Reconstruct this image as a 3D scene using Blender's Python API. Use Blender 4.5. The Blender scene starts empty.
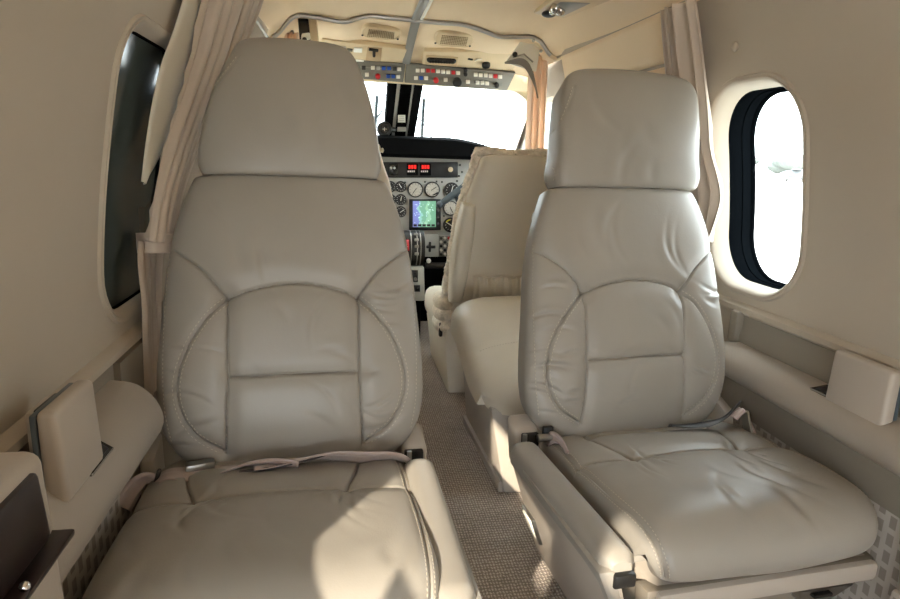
import bpy, bmesh, math, random
import numpy as np
from mathutils import Vector, Matrix
random.seed(7); rng = np.random.default_rng(7)
C = bpy.context.scene.collection
sin, cos, pi = math.sin, math.cos, math.pi

# ------------------------------------------------------------------ camera
F = 620.0; CX, CY = 450.0, 299.5
th, ps, ro = math.radians(12.9), math.radians(10.07), math.radians(2)
CAM = Vector((-.27, 0, .82))
fw = Vector((sin(ps)*cos(th), cos(ps)*cos(th), -sin(th)))
r0 = Vector((cos(ps), -sin(ps), 0)); u0 = Vector((sin(ps)*sin(th), cos(ps)*sin(th), cos(th)))
cr = r0*cos(ro) + u0*sin(ro); cu = -r0*sin(ro) + u0*cos(ro)
cd = bpy.data.cameras.new('camera'); co = bpy.data.objects.new('camera', cd); C.objects.link(co)
cd.sensor_width = 36; cd.lens = F/900*36; cd.clip_start = .01; cd.clip_end = 2000
co.matrix_world = Matrix(((cr.x, cu.x, -fw.x, CAM.x), (cr.y, cu.y, -fw.y, CAM.y), (cr.z, cu.z, -fw.z, CAM.z), (0, 0, 0, 1)))
bpy.context.scene.camera = co

def on(px, py, p0, n):
    """surveying helper: where the sight line to a photo point meets a real plane of the cabin"""
    d = fw + cr*((px-CX)/F) - cu*((py-CY)/F)
    p0 = Vector(p0); n = Vector(n)
    return CAM + d*((p0-CAM).dot(n)/d.dot(n))
def aty(px, py, Y): return on(px, py, (0, Y, 0), (0, 1, 0))
def atx(px, py, X): return on(px, py, (X, 0, 0), (1, 0, 0))
def atz(px, py, Z): return on(px, py, (0, 0, Z), (0, 0, 1))

# ------------------------------------------------------------------ materials
def lin(c):
    if isinstance(c, str): c = [int(c[i:i+2], 16)/255 for i in (0, 2, 4)]
    return [x/12.92 if x <= .04045 else ((x+.055)/1.055)**2.4 for x in c] + [1]
def mat(name, col, rough=.5, metal=0, bump=None, vary=None, sheen=0, spec=.5, coat=0, emit=0, ior=1.5):
    m = bpy.data.materials.new(name); m.use_nodes = True
    nt = m.node_tree; b = nt.nodes['Principled BSDF']; N = nt.nodes.new; L = nt.links.new
    b.inputs['Base Color'].default_value = lin(col); b.inputs['Roughness'].default_value = rough
    b.inputs['Metallic'].default_value = metal; b.inputs['Specular IOR Level'].default_value = spec
    b.inputs['Sheen Weight'].default_value = sheen; b.inputs['IOR'].default_value = ior; b.inputs['Coat Weight'].default_value = coat
    if emit:
        b.inputs['Emission Color'].default_value = lin(col); b.inputs['Emission Strength'].default_value = emit
    tc = N('ShaderNodeTexCoord')
    if vary:                       # (scale, amount)
        nz = N('ShaderNodeTexNoise'); nz.inputs['Scale'].default_value = vary[0]; nz.inputs['Detail'].default_value = 5
        L(tc.outputs['Object'], nz.inputs['Vector'])
        mx = N('ShaderNodeMixRGB'); mx.blend_type = 'MULTIPLY'; mx.inputs['Fac'].default_value = vary[1]
        mx.inputs['Color1'].default_value = lin(col)
        rp = N('ShaderNodeValToRGB'); rp.color_ramp.elements[0].position = .3; rp.color_ramp.elements[1].position = .7
        rp.color_ramp.elements[0].color = (.55, .53, .5, 1); rp.color_ramp.elements[1].color = (1.15, 1.15, 1.15, 1)
        L(nz.outputs['Fac'], rp.inputs['Fac']); L(rp.outputs['Color'], mx.inputs['Color2']); L(mx.outputs['Color'], b.inputs['Base Color'])
    if bump:                       # list of (kind, scale, strength, distance)
        prev = None
        for kind, sc, st, di in bump:
            t = N('ShaderNodeTexVoronoi') if kind == 'voronoi' else N('ShaderNodeTexNoise')
            t.inputs['Scale'].default_value = sc
            if kind == 'noise': t.inputs['Detail'].default_value = 4
            L(tc.outputs['Object'], t.inputs['Vector'])
            bp = N('ShaderNodeBump'); bp.inputs['Strength'].default_value = st; bp.inputs['Distance'].default_value = di
            L(t.outputs['Distance' if kind == 'voronoi' else 'Fac'], bp.inputs['Height'])
            if prev: L(prev.outputs['Normal'], bp.inputs['Normal'])
            prev = bp
        L(prev.outputs['Normal'], b.inputs['Normal'])
    return m
LB = [('noise', 14, .22, .004), ('voronoi', 420, .12, .0006)]
leather = mat('taupe_leather', '9b968e', .40, bump=LB, vary=(5, .18), spec=.45)
leather2 = mat('cream_leather', 'e0d7c6', .42, bump=LB, vary=(5, .15), spec=.5)
thread = mat('stitch_thread', 'b9af9e', .7)
piping = mat('dark_seam', '6e665b', .6)
wallfab = mat('wall_fabric', 'b2a797', .85, bump=[('noise', 500, .15, .0006), ('noise', 6, .08, .004)], vary=(3, .12), sheen=.1)
headliner = mat('headliner', 'eed9ba', .85, bump=[('noise', 350, .12, .0006)], vary=(3, .10))
vinyl = mat('ledge_vinyl', 'a2998e', .5, bump=[('noise', 260, .10, .0008)], vary=(6, .10))
vinyl_d = mat('panel_vinyl', '877f73', .6, bump=[('noise', 260, .12, .0008)], vary=(6, .12))
boxplastic = mat('box_plastic', 'b0a69a', .45, bump=[('noise', 700, .12, .0005)])
seatplastic = mat('seat_plastic', 'b0a79c', .5, bump=[('noise', 300, .08, .0006)])
curtainfab = mat('curtain_fabric', 'c4b5a6', .8, bump=[('noise', 600, .12, .0005)], vary=(9, .10), sheen=.2)
lining_m = mat('lit_curtain_lining', 'd9d3c4', .8, bump=[('noise', 600, .1, .0005)])  # window light on this strip is put into its paler colour
pinkfab = mat('cockpit_curtain', 'f0e0d2', .85)
_n = pinkfab.node_tree; _t = _n.nodes.new('ShaderNodeBsdfTranslucent'); _t.inputs[0].default_value = lin('f0dcc8'); _m = _n.nodes.new('ShaderNodeMixShader'); _m.inputs[0].default_value = .45
_n.links.new(_n.nodes['Principled BSDF'].outputs[0], _m.inputs[1]); _n.links.new(_t.outputs[0], _m.inputs[2]); _n.links.new(_m.outputs[0], _n.nodes['Material Output'].inputs[0])
belt_m = mat('belt_webbing', 'b7a59f', .32, bump=[('noise', 900, .2, .0004)], sheen=.3)
belt_d = mat('belt_dark_edge', '3a3634', .5)
black = mat('black_plastic', '141414', .45); blackm = mat('black_matte', '070708', .9, spec=.1)
darkgl = mat('dark_gloss', '1c1a18', .18)
chrome = mat('chrome', 'd8d8d6', .15, metal=1); steel = mat('brushed_steel', 'a9a8a4', .35, metal=1)
silver = mat('silver_trim', 'c4c4c6', .28, metal=.9); greytrim = mat('grey_strip', '8c8a85', .4)
white = mat('white_plastic', 'e6e2d6', .5); whitepaint = mat('white_paint', 'f2f2ea', .55)
cream = mat('cream_plastic', 'd9c6a4', .5)
panelgrey = mat('panel_grey', 'aaa9a3', .5); panelgrey_d = mat('overhead_grey', '75736b', .5)
pedgrey = mat('pedestal_grey', 'b9bab4', .45)
red = mat('red_plastic', 'c01e24', .4); blue = mat('blue_plastic', '1f4fa8', .4)
redled = mat('red_display', 'd01c14', .4, emit=.5)
wood = mat('dark_wood', '20100e', .35, vary=(14, .5), coat=.1)
gasket = mat('window_gasket', '07090b', 1, spec=0)
dialw = mat('dial_face', 'c8c2b6', .6, vary=(160, .5)); dialk = mat('dial_black', '1b1b1c', .4)
tick = mat('dial_marks', 'efefe8', .5)
yokegrey = mat('yoke_grey', '4b545a', .4)
shag = mat('sheepskin', 'f6ead6', .95, bump=[('noise', 160, .9, .006)], vary=(60, .5), sheen=.3)
postw = mat('post_placard', 'e8e6da', .6)
treem = mat('tree_leaf', '5b605d', .9, vary=(2, .6)); planem = mat('aircraft_paint', '63676a', .7); tyre = mat('tyre', '2b2b2b', .8)

def carpet_mat():
    m = mat('aisle_carpet', '9b8d80', .95, sheen=.2)
    nt = m.node_tree; N = nt.nodes.new; L = nt.links.new; b = nt.nodes['Principled BSDF']
    tc = N('ShaderNodeTexCoord'); w1 = N('ShaderNodeTexWave'); w1.bands_direction = 'X'; w1.inputs['Scale'].default_value = 48; w1.inputs['Distortion'].default_value = 3.5; w1.inputs['Detail Scale'].default_value = 3
    w2 = N('ShaderNodeTexWave'); w2.bands_direction = 'Y'; w2.inputs['Scale'].default_value = 34; w2.inputs['Distortion'].default_value = 4; w2.inputs['Detail Scale'].default_value = 3
    L(tc.outputs['Object'], w1.inputs['Vector']); L(tc.outputs['Object'], w2.inputs['Vector'])
    mu = N('ShaderNodeMath'); mu.operation = 'MULTIPLY'; L(w1.outputs['Fac'], mu.inputs[0]); L(w2.outputs['Fac'], mu.inputs[1])
    nz = N('ShaderNodeTexNoise'); nz.inputs['Scale'].default_value = 7; L(tc.outputs['Object'], nz.inputs['Vector'])
    rp = N('ShaderNodeValToRGB'); rp.color_ramp.elements[0].color = lin('8f8278'); rp.color_ramp.elements[1].color = lin('d8ccbf')
    rp.color_ramp.elements[1].position = .75
    L(mu.outputs[0], rp.inputs['Fac'])
    mx = N('ShaderNodeMixRGB'); mx.blend_type = 'OVERLAY'; mx.inputs['Fac'].default_value = .35
    L(rp.outputs['Color'], mx.inputs['Color1']); L(nz.outputs['Fac'], mx.inputs['Color2']); L(mx.outputs['Color'], b.inputs['Base Color'])
    bp = N('ShaderNodeBump'); bp.inputs['Strength'].default_value = .7; bp.inputs['Distance'].default_value = .004
    L(mu.outputs[0], bp.inputs['Height']); L(bp.outputs['Normal'], b.inputs['Normal'])
    return m
carpet = carpet_mat()
def check_mat():
    m = mat('checked_carpet', 'b4aca4', .95)
    nt = m.node_tree; N = nt.nodes.new; L = nt.links.new; b = nt.nodes['Principled BSDF']
    tc = N('ShaderNodeTexCoord'); sp = N('ShaderNodeSeparateXYZ'); cb = N('ShaderNodeCombineXYZ')
    L(tc.outputs['Object'], sp.inputs[0]); L(sp.outputs['Z'], cb.inputs['X']); L(sp.outputs['Y'], cb.inputs['Y'])
    br = N('ShaderNodeTexBrick'); br.inputs['Scale'].default_value = 1; br.inputs['Brick Width'].default_value = .030; br.inputs['Row Height'].default_value = .022
    br.inputs['Mortar Size'].default_value = .0055; br.inputs['Color1'].default_value = lin('958d84'); br.inputs['Color2'].default_value = lin('8f877f'); br.inputs['Mortar'].default_value = lin('b8b1a9')
    br.inputs['Mortar Smooth'].default_value = .2
    L(cb.outputs[0], br.inputs['Vector']); L(br.outputs['Color'], b.inputs['Base Color'])
    return m
checked = check_mat()
def glass_mat(name, tint, refl=.06, trans=1.0):
    m = bpy.data.materials.new(name); m.use_nodes = True; nt = m.node_tree; nt.nodes.clear(); N = nt.nodes.new; L = nt.links.new
    o = N('ShaderNodeOutputMaterial'); t = N('ShaderNodeBsdfTransparent'); t.inputs[0].default_value = lin(tint)
    g = N('ShaderNodeBsdfGlossy'); g.inputs['Roughness'].default_value = .02
    fr = N('ShaderNodeLayerWeight'); pw = N('ShaderNodeMath'); pw.operation = 'POWER'; pw.inputs[1].default_value = 5; L(fr.outputs['Facing'], pw.inputs[0])
    ma = N('ShaderNodeMath'); ma.operation = 'MULTIPLY_ADD'; ma.inputs[1].default_value = .9; ma.inputs[2].default_value = .04; L(pw.outputs[0], ma.inputs[0])
    mx = N('ShaderNodeMixShader'); L(ma.outputs[0], mx.inputs[0]); L(t.outputs[0], mx.inputs[1]); L(g.outputs[0], mx.inputs[2]); L(mx.outputs[0], o.inputs[0])
    return m
clear = glass_mat('window_glass', 'f4f8f6')
tinted = mat('tinted_pane', '434b49', .11, spec=.5, ior=1.2)
def map_mat():
    m = mat('map_display', '30a060', .3)
    nt = m.node_tree; N = nt.nodes.new; L = nt.links.new; b = nt.nodes['Principled BSDF']
    tc = N('ShaderNodeTexCoord'); nz = N('ShaderNodeTexNoise'); nz.inputs['Scale'].default_value = 26; nz.inputs['Detail'].default_value = 3
    L(tc.outputs['Generated'], nz.inputs['Vector'])
    nz.inputs['Scale'].default_value = 3.5
    sp = N('ShaderNodeSeparateXYZ'); L(tc.outputs['Generated'], sp.inputs[0])
    ad = N('ShaderNodeMath'); ad.operation = 'MULTIPLY_ADD'; ad.inputs[1].default_value = .55
    L(nz.outputs['Fac'], ad.inputs[0]); L(sp.outputs['X'], ad.inputs[2])
    rp = N('ShaderNodeValToRGB'); rp.color_ramp.interpolation = 'CONSTANT'
    e = rp.color_ramp.elements; e[0].color = lin('7880c2'); e[1].position = .54; e[1].color = lin('8cbfbb')
    for p, c in ((.62, '72a88e'), (.85, '90bfa2'), (1.0, '6da184')):
        k = rp.color_ramp.elements.new(p); k.color = lin(c)
    L(ad.outputs[0], rp.inputs['Fac'])
    L(rp.outputs['Color'], b.inputs['Base Color']); L(rp.outputs['Color'], b.inputs['Emission Color']); b.inputs['Emission Strength'].default_value = .25
    return m
mapm = map_mat()

# ------------------------------------------------------------------ mesh building
class MB:
    def __init__(s): s.v = []; s.f = []
    def add(s, vs, fs):
        k = len(s.v); s.v += [tuple(p) for p in vs]; s.f += [tuple(i+k for i in f) for f in fs]; return s
    def box(s, c, size, bev=.004, rot=None, seg=2):
        bm = bmesh.new(); bmesh.ops.create_cube(bm, size=1)
        for v in bm.verts: v.co = Vector((v.co.x*size[0], v.co.y*size[1], v.co.z*size[2]))
        bev = min(bev, min(size)*.48)
        if bev > 0: bmesh.ops.bevel(bm, geom=bm.edges[:], offset=bev, segments=seg, profile=.5, affect='EDGES')
        M = rot.to_matrix() if hasattr(rot, 'to_matrix') else (rot or Matrix.Identity(3))
        c = Vector(c); bm.verts.index_update()
        s.add([c + M @ v.co for v in bm.verts], [[v.index for v in f.verts] for f in bm.faces]); bm.free(); return s
    def hexa(s, b, t, bev=.004, seg=2):
        """eight-corner block: b and t are four corners each"""
        bm = bmesh.new(); vs = [bm.verts.new(p) for p in list(b)+list(t)]
        for q in ((3, 2, 1, 0), (4, 5, 6, 7), (0, 1, 5, 4), (1, 2, 6, 5), (2, 3, 7, 6), (3, 0, 4, 7)): bm.faces.new([vs[i] for i in q])
        bmesh.ops.recalc_face_normals(bm, faces=bm.faces[:])
        if bev > 0: bmesh.ops.bevel(bm, geom=bm.edges[:], offset=bev, segments=seg, profile=.5, affect='EDGES')
        bm.verts.index_update()
        s.add([v.co.copy() for v in bm.verts], [[v.index for v in f.verts] for f in bm.faces]); bm.free(); return s
    def tube(s, pts, r, n=10, caps=True, flat=None):
        pts = [Vector(p) for p in pts]; m = len(pts); rings = []; up = None
        for i, p in enumerate(pts):
            t = (pts[min(i+1, m-1)] - pts[max(i-1, 0)]).normalized()
            if up is None: up = t.orthogonal().normalized() if flat is None else (Vector(flat) - t*t.dot(Vector(flat))).normalized()
            up = (up - t*up.dot(t)).normalized(); b = t.cross(up)
            rr = r[i] if isinstance(r, (list, tuple)) and not isinstance(r, tuple) else r
            ra, rb = rr if isinstance(rr, tuple) else (rr, rr)
            rings.append([p + up*(ra*cos(2*pi*k/n)) + b*(rb*sin(2*pi*k/n)) for k in range(n)])
        vs = [q for rg in rings for q in rg]; fs = []
        for i in range(m-1):
            for k in range(n):
                a = i*n+k; b_ = i*n+(k+1) % n; fs.append((a, b_, b_+n, a+n))
        if caps: fs += [tuple(range(n))[::-1], tuple((m-1)*n+k for k in range(n))]
        return s.add(vs, fs)
    def cyl(s, p0, p1, r, n=20, r1=None, bev=0):
        p0, p1 = Vector(p0), Vector(p1); t = (p1-p0); Ln = t.length; t.normalize()
        up = t.orthogonal().normalized(); b = t.cross(up); r1 = r if r1 is None else r1
        prof = [(0, r), (Ln, r1)] if not bev else [(0, r), (Ln-bev, r1), (Ln-.3*bev, r1-.3*bev), (Ln, r1-bev)]
        vs = [p0 + t*h + up*(q*cos(2*pi*k/n)) + b*(q*sin(2*pi*k/n)) for h, q in prof for k in range(n)]
        fs = [(i*n+k, i*n+(k+1) % n, (i+1)*n+(k+1) % n, (i+1)*n+k) for i in range(len(prof)-1) for k in range(n)]
        fs += [tuple(range(n))[::-1], tuple((len(prof)-1)*n+k for k in range(n))]
        return s.add(vs, fs)
    def ring(s, c, nrm, r, w, n=28):
        c = Vector(c); t = Vector(nrm).normalized(); up = t.orthogonal().normalized(); b = t.cross(up)
        return s.tube([c + up*(r*cos(2*pi*k/n)) + b*(r*sin(2*pi*k/n)) for k in range(n+1)], w, 8, False)
    def prism(s, prof, a, b, axis='y', bev=0):
        """closed profile of (p,q) pairs extruded along an axis from a to b"""
        def P(p, q, t): return {'y': (p, t, q), 'x': (t, p, q), 'z': (p, q, t)}[axis]
        bm = bmesh.new(); va = [bm.verts.new(P(p, q, a)) for p, q in prof]; vb = [bm.verts.new(P(p, q, b)) for p, q in prof]; n = len(prof)
        bm.faces.new(va); bm.faces.new(vb[::-1])
        for i in range(n): bm.faces.new((va[i], vb[i], vb[(i+1) % n], va[(i+1) % n]))
        bmesh.ops.recalc_face_normals(bm, faces=bm.faces[:])
        if bev: bmesh.ops.bevel(bm, geom=bm.edges[:], offset=bev, segments=2, profile=.5, affect='EDGES')
        bm.verts.index_update(); s.add([v.co.copy() for v in bm.verts], [[v.index for v in f.verts] for f in bm.faces]); bm.free(); return s
    def ball(s, c, r, n=14, m=9):
        r = (r, r, r) if not hasattr(r, '__len__') else r; vs = []; fs = []
        for i in range(m+1):
            a = pi*i/m
            for k in range(n): vs.append((c[0]+r[0]*sin(a)*cos(2*pi*k/n), c[1]+r[1]*sin(a)*sin(2*pi*k/n), c[2]+r[2]*cos(a)))
        for i in range(m):
            for k in range(n): fs.append((i*n+k, i*n+(k+1) % n, (i+1)*n+(k+1) % n, (i+1)*n+k))
        return s.add(vs, fs)
    def grid(s, P, wrap=False):
        """P[i][j] rows of points"""
        n, m = len(P), len(P[0]); vs = [q for row in P for q in row]; fs = []
        for i in range(n-1):
            for j in range(m if wrap else m-1):
                k = (j+1) % m; fs.append((i*m+j, i*m+k, (i+1)*m+k, (i+1)*m+j))
        return s.add(vs, fs)
    def build(s, name, m, parent=None, angle=40, solid=0, recalc=True, extra=None, m2=None):
        nf = len(s.f)
        if extra is not None: s.add(extra.v, extra.f)
        off = Vector((0, 0, 0)); p = parent
        while p is not None: off += p.location; p = p.parent
        me = bpy.data.meshes.new(name); me.from_pydata([Vector(v)-off for v in s.v], [], s.f)
        if recalc:
            bm = bmesh.new(); bm.from_mesh(me); bmesh.ops.recalc_face_normals(bm, faces=bm.faces[:]); bm.to_mesh(me); bm.free()
        me.materials.append(m); me.update()
        if extra is not None:
            me.materials.append(m2)
            for i in range(nf, len(me.polygons)): me.polygons[i].material_index = 1
        for q in me.polygons: q.use_smooth = True
        me.set_sharp_from_angle(angle=math.radians(angle))
        o = bpy.data.objects.new(name, me); C.objects.link(o); o.parent = parent
        if solid:
            md = o.modifiers.new('thickness', 'SOLIDIFY'); md.thickness = solid; md.offset = 0
        return o
def tag(o, label=None, cat=None, group=None, kind=None):
    if label: o['label'] = label
    if cat: o['category'] = cat
    if group: o['group'] = group
    if kind: o['kind'] = kind
    return o
def thing(name, loc, label, cat, group=None):
    o = bpy.data.objects.new(name, None); C.objects.link(o); o.location = loc; o.empty_display_size = .05
    return tag(o, label, cat, group)
def struct(mb, name, m, **k): return tag(mb.build(name, m, **k), kind='structure')
def spl(pts, n):
    """smooth open curve through points (Catmull-Rom), n samples"""
    P = np.array(pts, float); k = len(P); d = np.r_[0, np.cumsum(np.linalg.norm(np.diff(P, axis=0), axis=1))]
    P2 = np.vstack([2*P[0]-P[1], P, 2*P[-1]-P[-2]]); out = []
    for t in np.linspace(0, d[-1], n):
        i = min(max(int(np.searchsorted(d, t, 'right'))-1, 0), k-2); x = (t-d[i])/(d[i+1]-d[i])
        a, b, c, e = P2[i], P2[i+1], P2[i+2], P2[i+3]
        out.append(.5*(2*b + (c-a)*x + (2*a-5*b+4*c-e)*x*x + (3*b-a-3*c+e)*x**3))
    return np.array(out)
def sm(x, xs, ys):
    """smooth interpolation of widths"""
    xs = np.array(xs, float); ys = np.array(ys, float)
    g = np.gradient(ys, xs); i = np.clip(np.searchsorted(xs, x, 'right')-1, 0, len(xs)-2)
    h = xs[i+1]-xs[i]; t = np.clip((x-xs[i])/h, 0, 1)
    return ys[i]*(1+2*t)*(1-t)**2 + g[i]*h*t*(1-t)**2 + ys[i+1]*t*t*(3-2*t) + g[i+1]*h*t*t*(t-1)
def segdist(U, V, pl):
    d = np.full(U.shape, 9.0)
    for (a, b), (c, e) in zip(pl[:-1], pl[1:]):
        dx, dy = c-a, e-b; L2 = dx*dx+dy*dy+1e-12
        t = np.clip(((U-a)*dx+(V-b)*dy)/L2, 0, 1); d = np.minimum(d, np.hypot(U-a-t*dx, V-b-t*dy))
    return d

def pad(mb, cx, prof, flip, wv, D, seams=(), creases=(), p=4.0, q=4.0, nu=290, nv=290, crown=.0, lump=.0, back=.02, front_open=False, stitches=(), smb=None, seed=1, skew=0):
    """a stuffed leather pad: profile curve in (y,z), half-widths along it, rounded rims, sewn seams and creases"""
    cv = spl(prof, 400); seg = np.r_[0, np.cumsum(np.linalg.norm(np.diff(cv, axis=0), axis=1))]; Ltot = seg[-1]
    tg = np.gradient(cv, seg, axis=0); tg /= np.linalg.norm(tg, axis=1)[:, None]
    nm = np.c_[-tg[:, 1], tg[:, 0]]*(-1 if flip else 1)
    ws = np.array(wv, float); rg = np.random.default_rng(seed)
    ph = rg.uniform(0, 6.28, (6, 2)); kk = rg.uniform(8, 30, (6, 2))*rg.choice([-1, 1], (6, 2))
    def WL(v): return sm(v, ws[:, 0]*Ltot, ws[:, 1])
    def WR(v): return sm(v, ws[:, 0]*Ltot, ws[:, 2])
    def H(U, V):
        wl, wr = WL(V), WR(V); s_ = np.clip(np.where(U < 0, U/wl, U/wr), -1, 1); t_ = np.clip(2*V/Ltot-1, -1, 1)
        es = (1-np.abs(s_)**p)**(1/p)
        tt = np.where(t_ > 0, 0, t_) if front_open else t_
        et = (1-np.abs(tt)**q)**(1/q)
        h = D*(es*et-1) + crown*(1-s_**2)*(1-.5*t_**2)*et
        m = es*et
        for pl, dep, w, dep2, w2 in seams:
            d = segdist(U, V, pl); h = h - m*(dep*np.exp(-(d/w)**2) + dep2*np.exp(-(d/w2)**2))
        for (a, b, ang, ln, amp, w) in creases:
            du, dv = U-a, V-b; x = du*cos(ang)+dv*sin(ang); y = -du*sin(ang)+dv*cos(ang) + 6*x*x
            h = h - 1.6*m*amp*np.exp(-(x/ln)**2)*(np.exp(-(y/w)**2) - .6*np.exp(-((y-2*w)/(1.6*w))**2))
        if lump:
            for i in range(6): h = h + m*lump/3*np.sin(kk[i, 0]*U+ph[i, 0])*np.sin(kk[i, 1]*V+ph[i, 1])
        return h
    def place(U, V, h):
        y = np.interp(V, seg, cv[:, 0]) + np.interp(V, seg, nm[:, 0])*h; z = np.interp(V, seg, cv[:, 1]) + np.interp(V, seg, nm[:, 1])*h
        return np.stack([cx+U+skew*V, y, z], -1)
    def shell(nu, nv, bk):
        s_ = np.sin(np.linspace(-1, 1, nu)*pi/2*.999); s_ = .55*s_ + .45*np.linspace(-1, 1, nu); s_[0], s_[-1] = -1, 1
        v_ = (np.sin(np.linspace(-1, 1, nv)*pi/2)*.5 + np.linspace(-1, 1, nv)*.5 + 1)/2*Ltot
        S, V = np.meshgrid(s_, v_); U = np.where(S < 0, S*WL(V), S*WR(V))
        if not bk: h = H(U, V)
        else:
            t_ = 2*V/Ltot-1; h = -D - back*(1-np.abs(S)**4)**.25*(1-np.abs(t_)**4)**.25
        return place(U, V, h)
    mb.grid(shell(nu, nv, False).tolist())
    mb.grid(shell(40, 40, True).tolist())
    if smb is not None:
        for pl, offs in stitches:
            c = spl(pl, 300); dd = np.r_[0, np.cumsum(np.linalg.norm(np.diff(c, axis=0), axis=1))]
            for off in offs:
                for x in np.arange(.004, dd[-1]-.004, .0072):
                    u, v = np.interp(x, dd, c[:, 0]), np.interp(x, dd, c[:, 1])
                    u2, v2 = np.interp(x+.0035, dd, c[:, 0]), np.interp(x+.0035, dd, c[:, 1]); ln = math.hypot(u2-u, v2-v) or 1
                    nx, ny = -(v2-v)/ln*off, (u2-u)/ln*off
                    A = np.array([u+nx, u2+nx]); B_ = np.array([v+ny, v2+ny]); pts = place(A, B_, H(A, B_)+.0002)
                    smb.tube([pts[0], pts[1]], .00065, 5)
    return H, place, Ltot

# ------------------------------------------------------------------ the shell of the cabin
XW = .62
def wx(z, y=0):
    c = XW - .245*max(0, z-.6)**1.5
    k = XW if z < .93 else XW - .10*min(1.2, (z-.93)/.27)**1.7
    return c if y < 2.25 else k
def wall(side, secs, name):
    sg = 1 if side == 'right' else -1; mb = MB()
    def P(y, z): return (sg*wx(z, y), y, z)
    zlo, zhi = .52, 1.07
    ztop = [1.07, 1.09, 1.12, 1.15, 1.18, 1.205]
    for s in secs:
        y0, y1 = s[0], s[1]
        if len(s) > 3 and s[3] == 'door':          # open entrance, unseen; sill and lintel heights shaped for the sun patches
            mb.grid([[P(y0, z), P(y1, z)] for z in (-.02, .3, .6, s[2])])
            mb.grid([[P(y0, z), P(y1, z)] for z in [.925, 1.0]+ztop]); continue
        ys = np.linspace(y0, y1, max(2, int((y1-y0)/.06)))
        mb.grid([[P(y, z) for y in ys] for z in (-.02, .2, .4, zlo)])
        mb.grid([[P(y, z) for y in ys] for z in ztop])
        if s[2] is None:
            mb.grid([[P(y, z) for y in ys] for z in np.linspace(zlo, zhi, 12)])
        else:
            yc, zc, a, b, rr = s[2]; angs = sorted(set([2*pi*k/72 for k in range(72)] + [math.atan2(Z-zc, Y-yc) % (2*pi) for Y in (y0, y1) for Z in (zlo, zhi)]))
            rows = []
            for A in angs:
                d = (cos(A), sin(A)); h = rrect_r(a, b, rr, A)
                k = min([((y1 if d[0] > 0 else y0)-yc)/d[0]] if abs(d[0]) > 1e-9 else [9e9]) ; k2 = ((zhi if d[1] > 0 else zlo)-zc)/d[1] if abs(d[1]) > 1e-9 else 9e9
                R = min(k, k2); rows.append([(h+(R-h)*f) for f in (0, .15, .35, .6, .8, 1)])
            mb.grid([[P(yc+cos(A)*r_[j], zc+sin(A)*r_[j]) for A, r_ in zip(angs, rows)] for j in range(6)], wrap=True)
    for s in secs[1:]:
        zz = [.5, .7, .85, .95, 1.0, 1.07, 1.1]
        if s[0] > -.5 and s[0] < 2.9: mb.grid([[(sg*(wx(z, s[0])+.004), s[0]+o, z) for o in (-.012, .012)] for z in ([.95, 1.0, 1.07] if abs(s[0]) < .4 else zz)])
    return struct(mb, name, wallfab)
def rrect_r(a, b, r, A):
    """distance from centre to a rounded rectangle along angle A"""
    c, s = abs(cos(A)), abs(sin(A)); t = min(a/c if c > 1e-9 else 9e9, b/s if s > 1e-9 else 9e9)
    x, y = t*c, t*s
    if x > a-r and y > b-r:
        X, Y = a-r, b-r; B = c*X+s*Y; D = B*B-(X*X+Y*Y-r*r)
        t = B+math.sqrt(max(D, 0))
    return t
WR_ = (1.225, .7735, .154, .222, .115); WL_ = (1.120, .775, .158, .222, .085)
CKR = (2.62, .90, .20, .16, .06)
wall('right', [(-1.3, .85, None), (.85, 1.66, WR_), (1.66, 2.3, None), (2.3, 2.95, CKR), (2.95, 3.4, None)], 'wall_right')
wall('left', [(-1.3, -.78, (-1.03, .79, .15, .2, .11)), (-.78, -.34, (-.57, 1.02, .07, .042, .035)), (-.34, -.1, .78, 'door'), (-.1, .12, .69, 'door'), (.12, .72, None), (.72, 1.62, WL_), (1.62, 2.3, None), (2.3, 2.95, CKR), (2.95, 3.4, None)], 'wall_left')  # small aft slot and rear window added unseen, for armrest sun and fill

def window(n, sg, W, name, pane_m, depth, lab):
    yc, zc, a, b, r = W; N = 96
    def loop(o, d):
        out = []
        for k in range(N):
            A = 2*pi*k/N; R = rrect_r(a+o, b+o, max(r+o, .01), A); z = zc+sin(A)*R
            out.append((sg*(wx(z)+d), yc+cos(A)*R, z))
        return out
    f = MB().grid([loop(o, d) for o, d in ((.013, .002), (.011, -.003), (.009, -.005), (.006, -.004), (.004, -.004), (.003, -.006), (.0, -.005), (-.004, .0), (-.009, .018 if depth > .05 else .005), (-.014, .036 if depth > .05 else .010))], True)
    fo = struct(f, name, wallfab)
    g = MB().grid([loop(o, d) for o, d in (((-.012, .034), (-.014, .038), (-.012, .070), (-.014, .072), (-.010, .095), (-.013, .098), (-.015, .104)) if depth > .05 else ((-.012, .008), (-.014, .009), (-.016, .02)))], True).build('gasket', gasket, fo)
    p = MB(); lp = loop(-.011 if depth > .05 else -.011, depth); c = (sg*(wx(zc)+depth), yc, zc); p.add(lp+[c], [(k, (k+1) % N, N) for k in range(N)]).build('pane', pane_m, fo)
    return fo
window(1, 1, WR_, 'window_1', clear, .100, '')
window(2, -1, WL_, 'window_2', tinted, .013, '')
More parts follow.
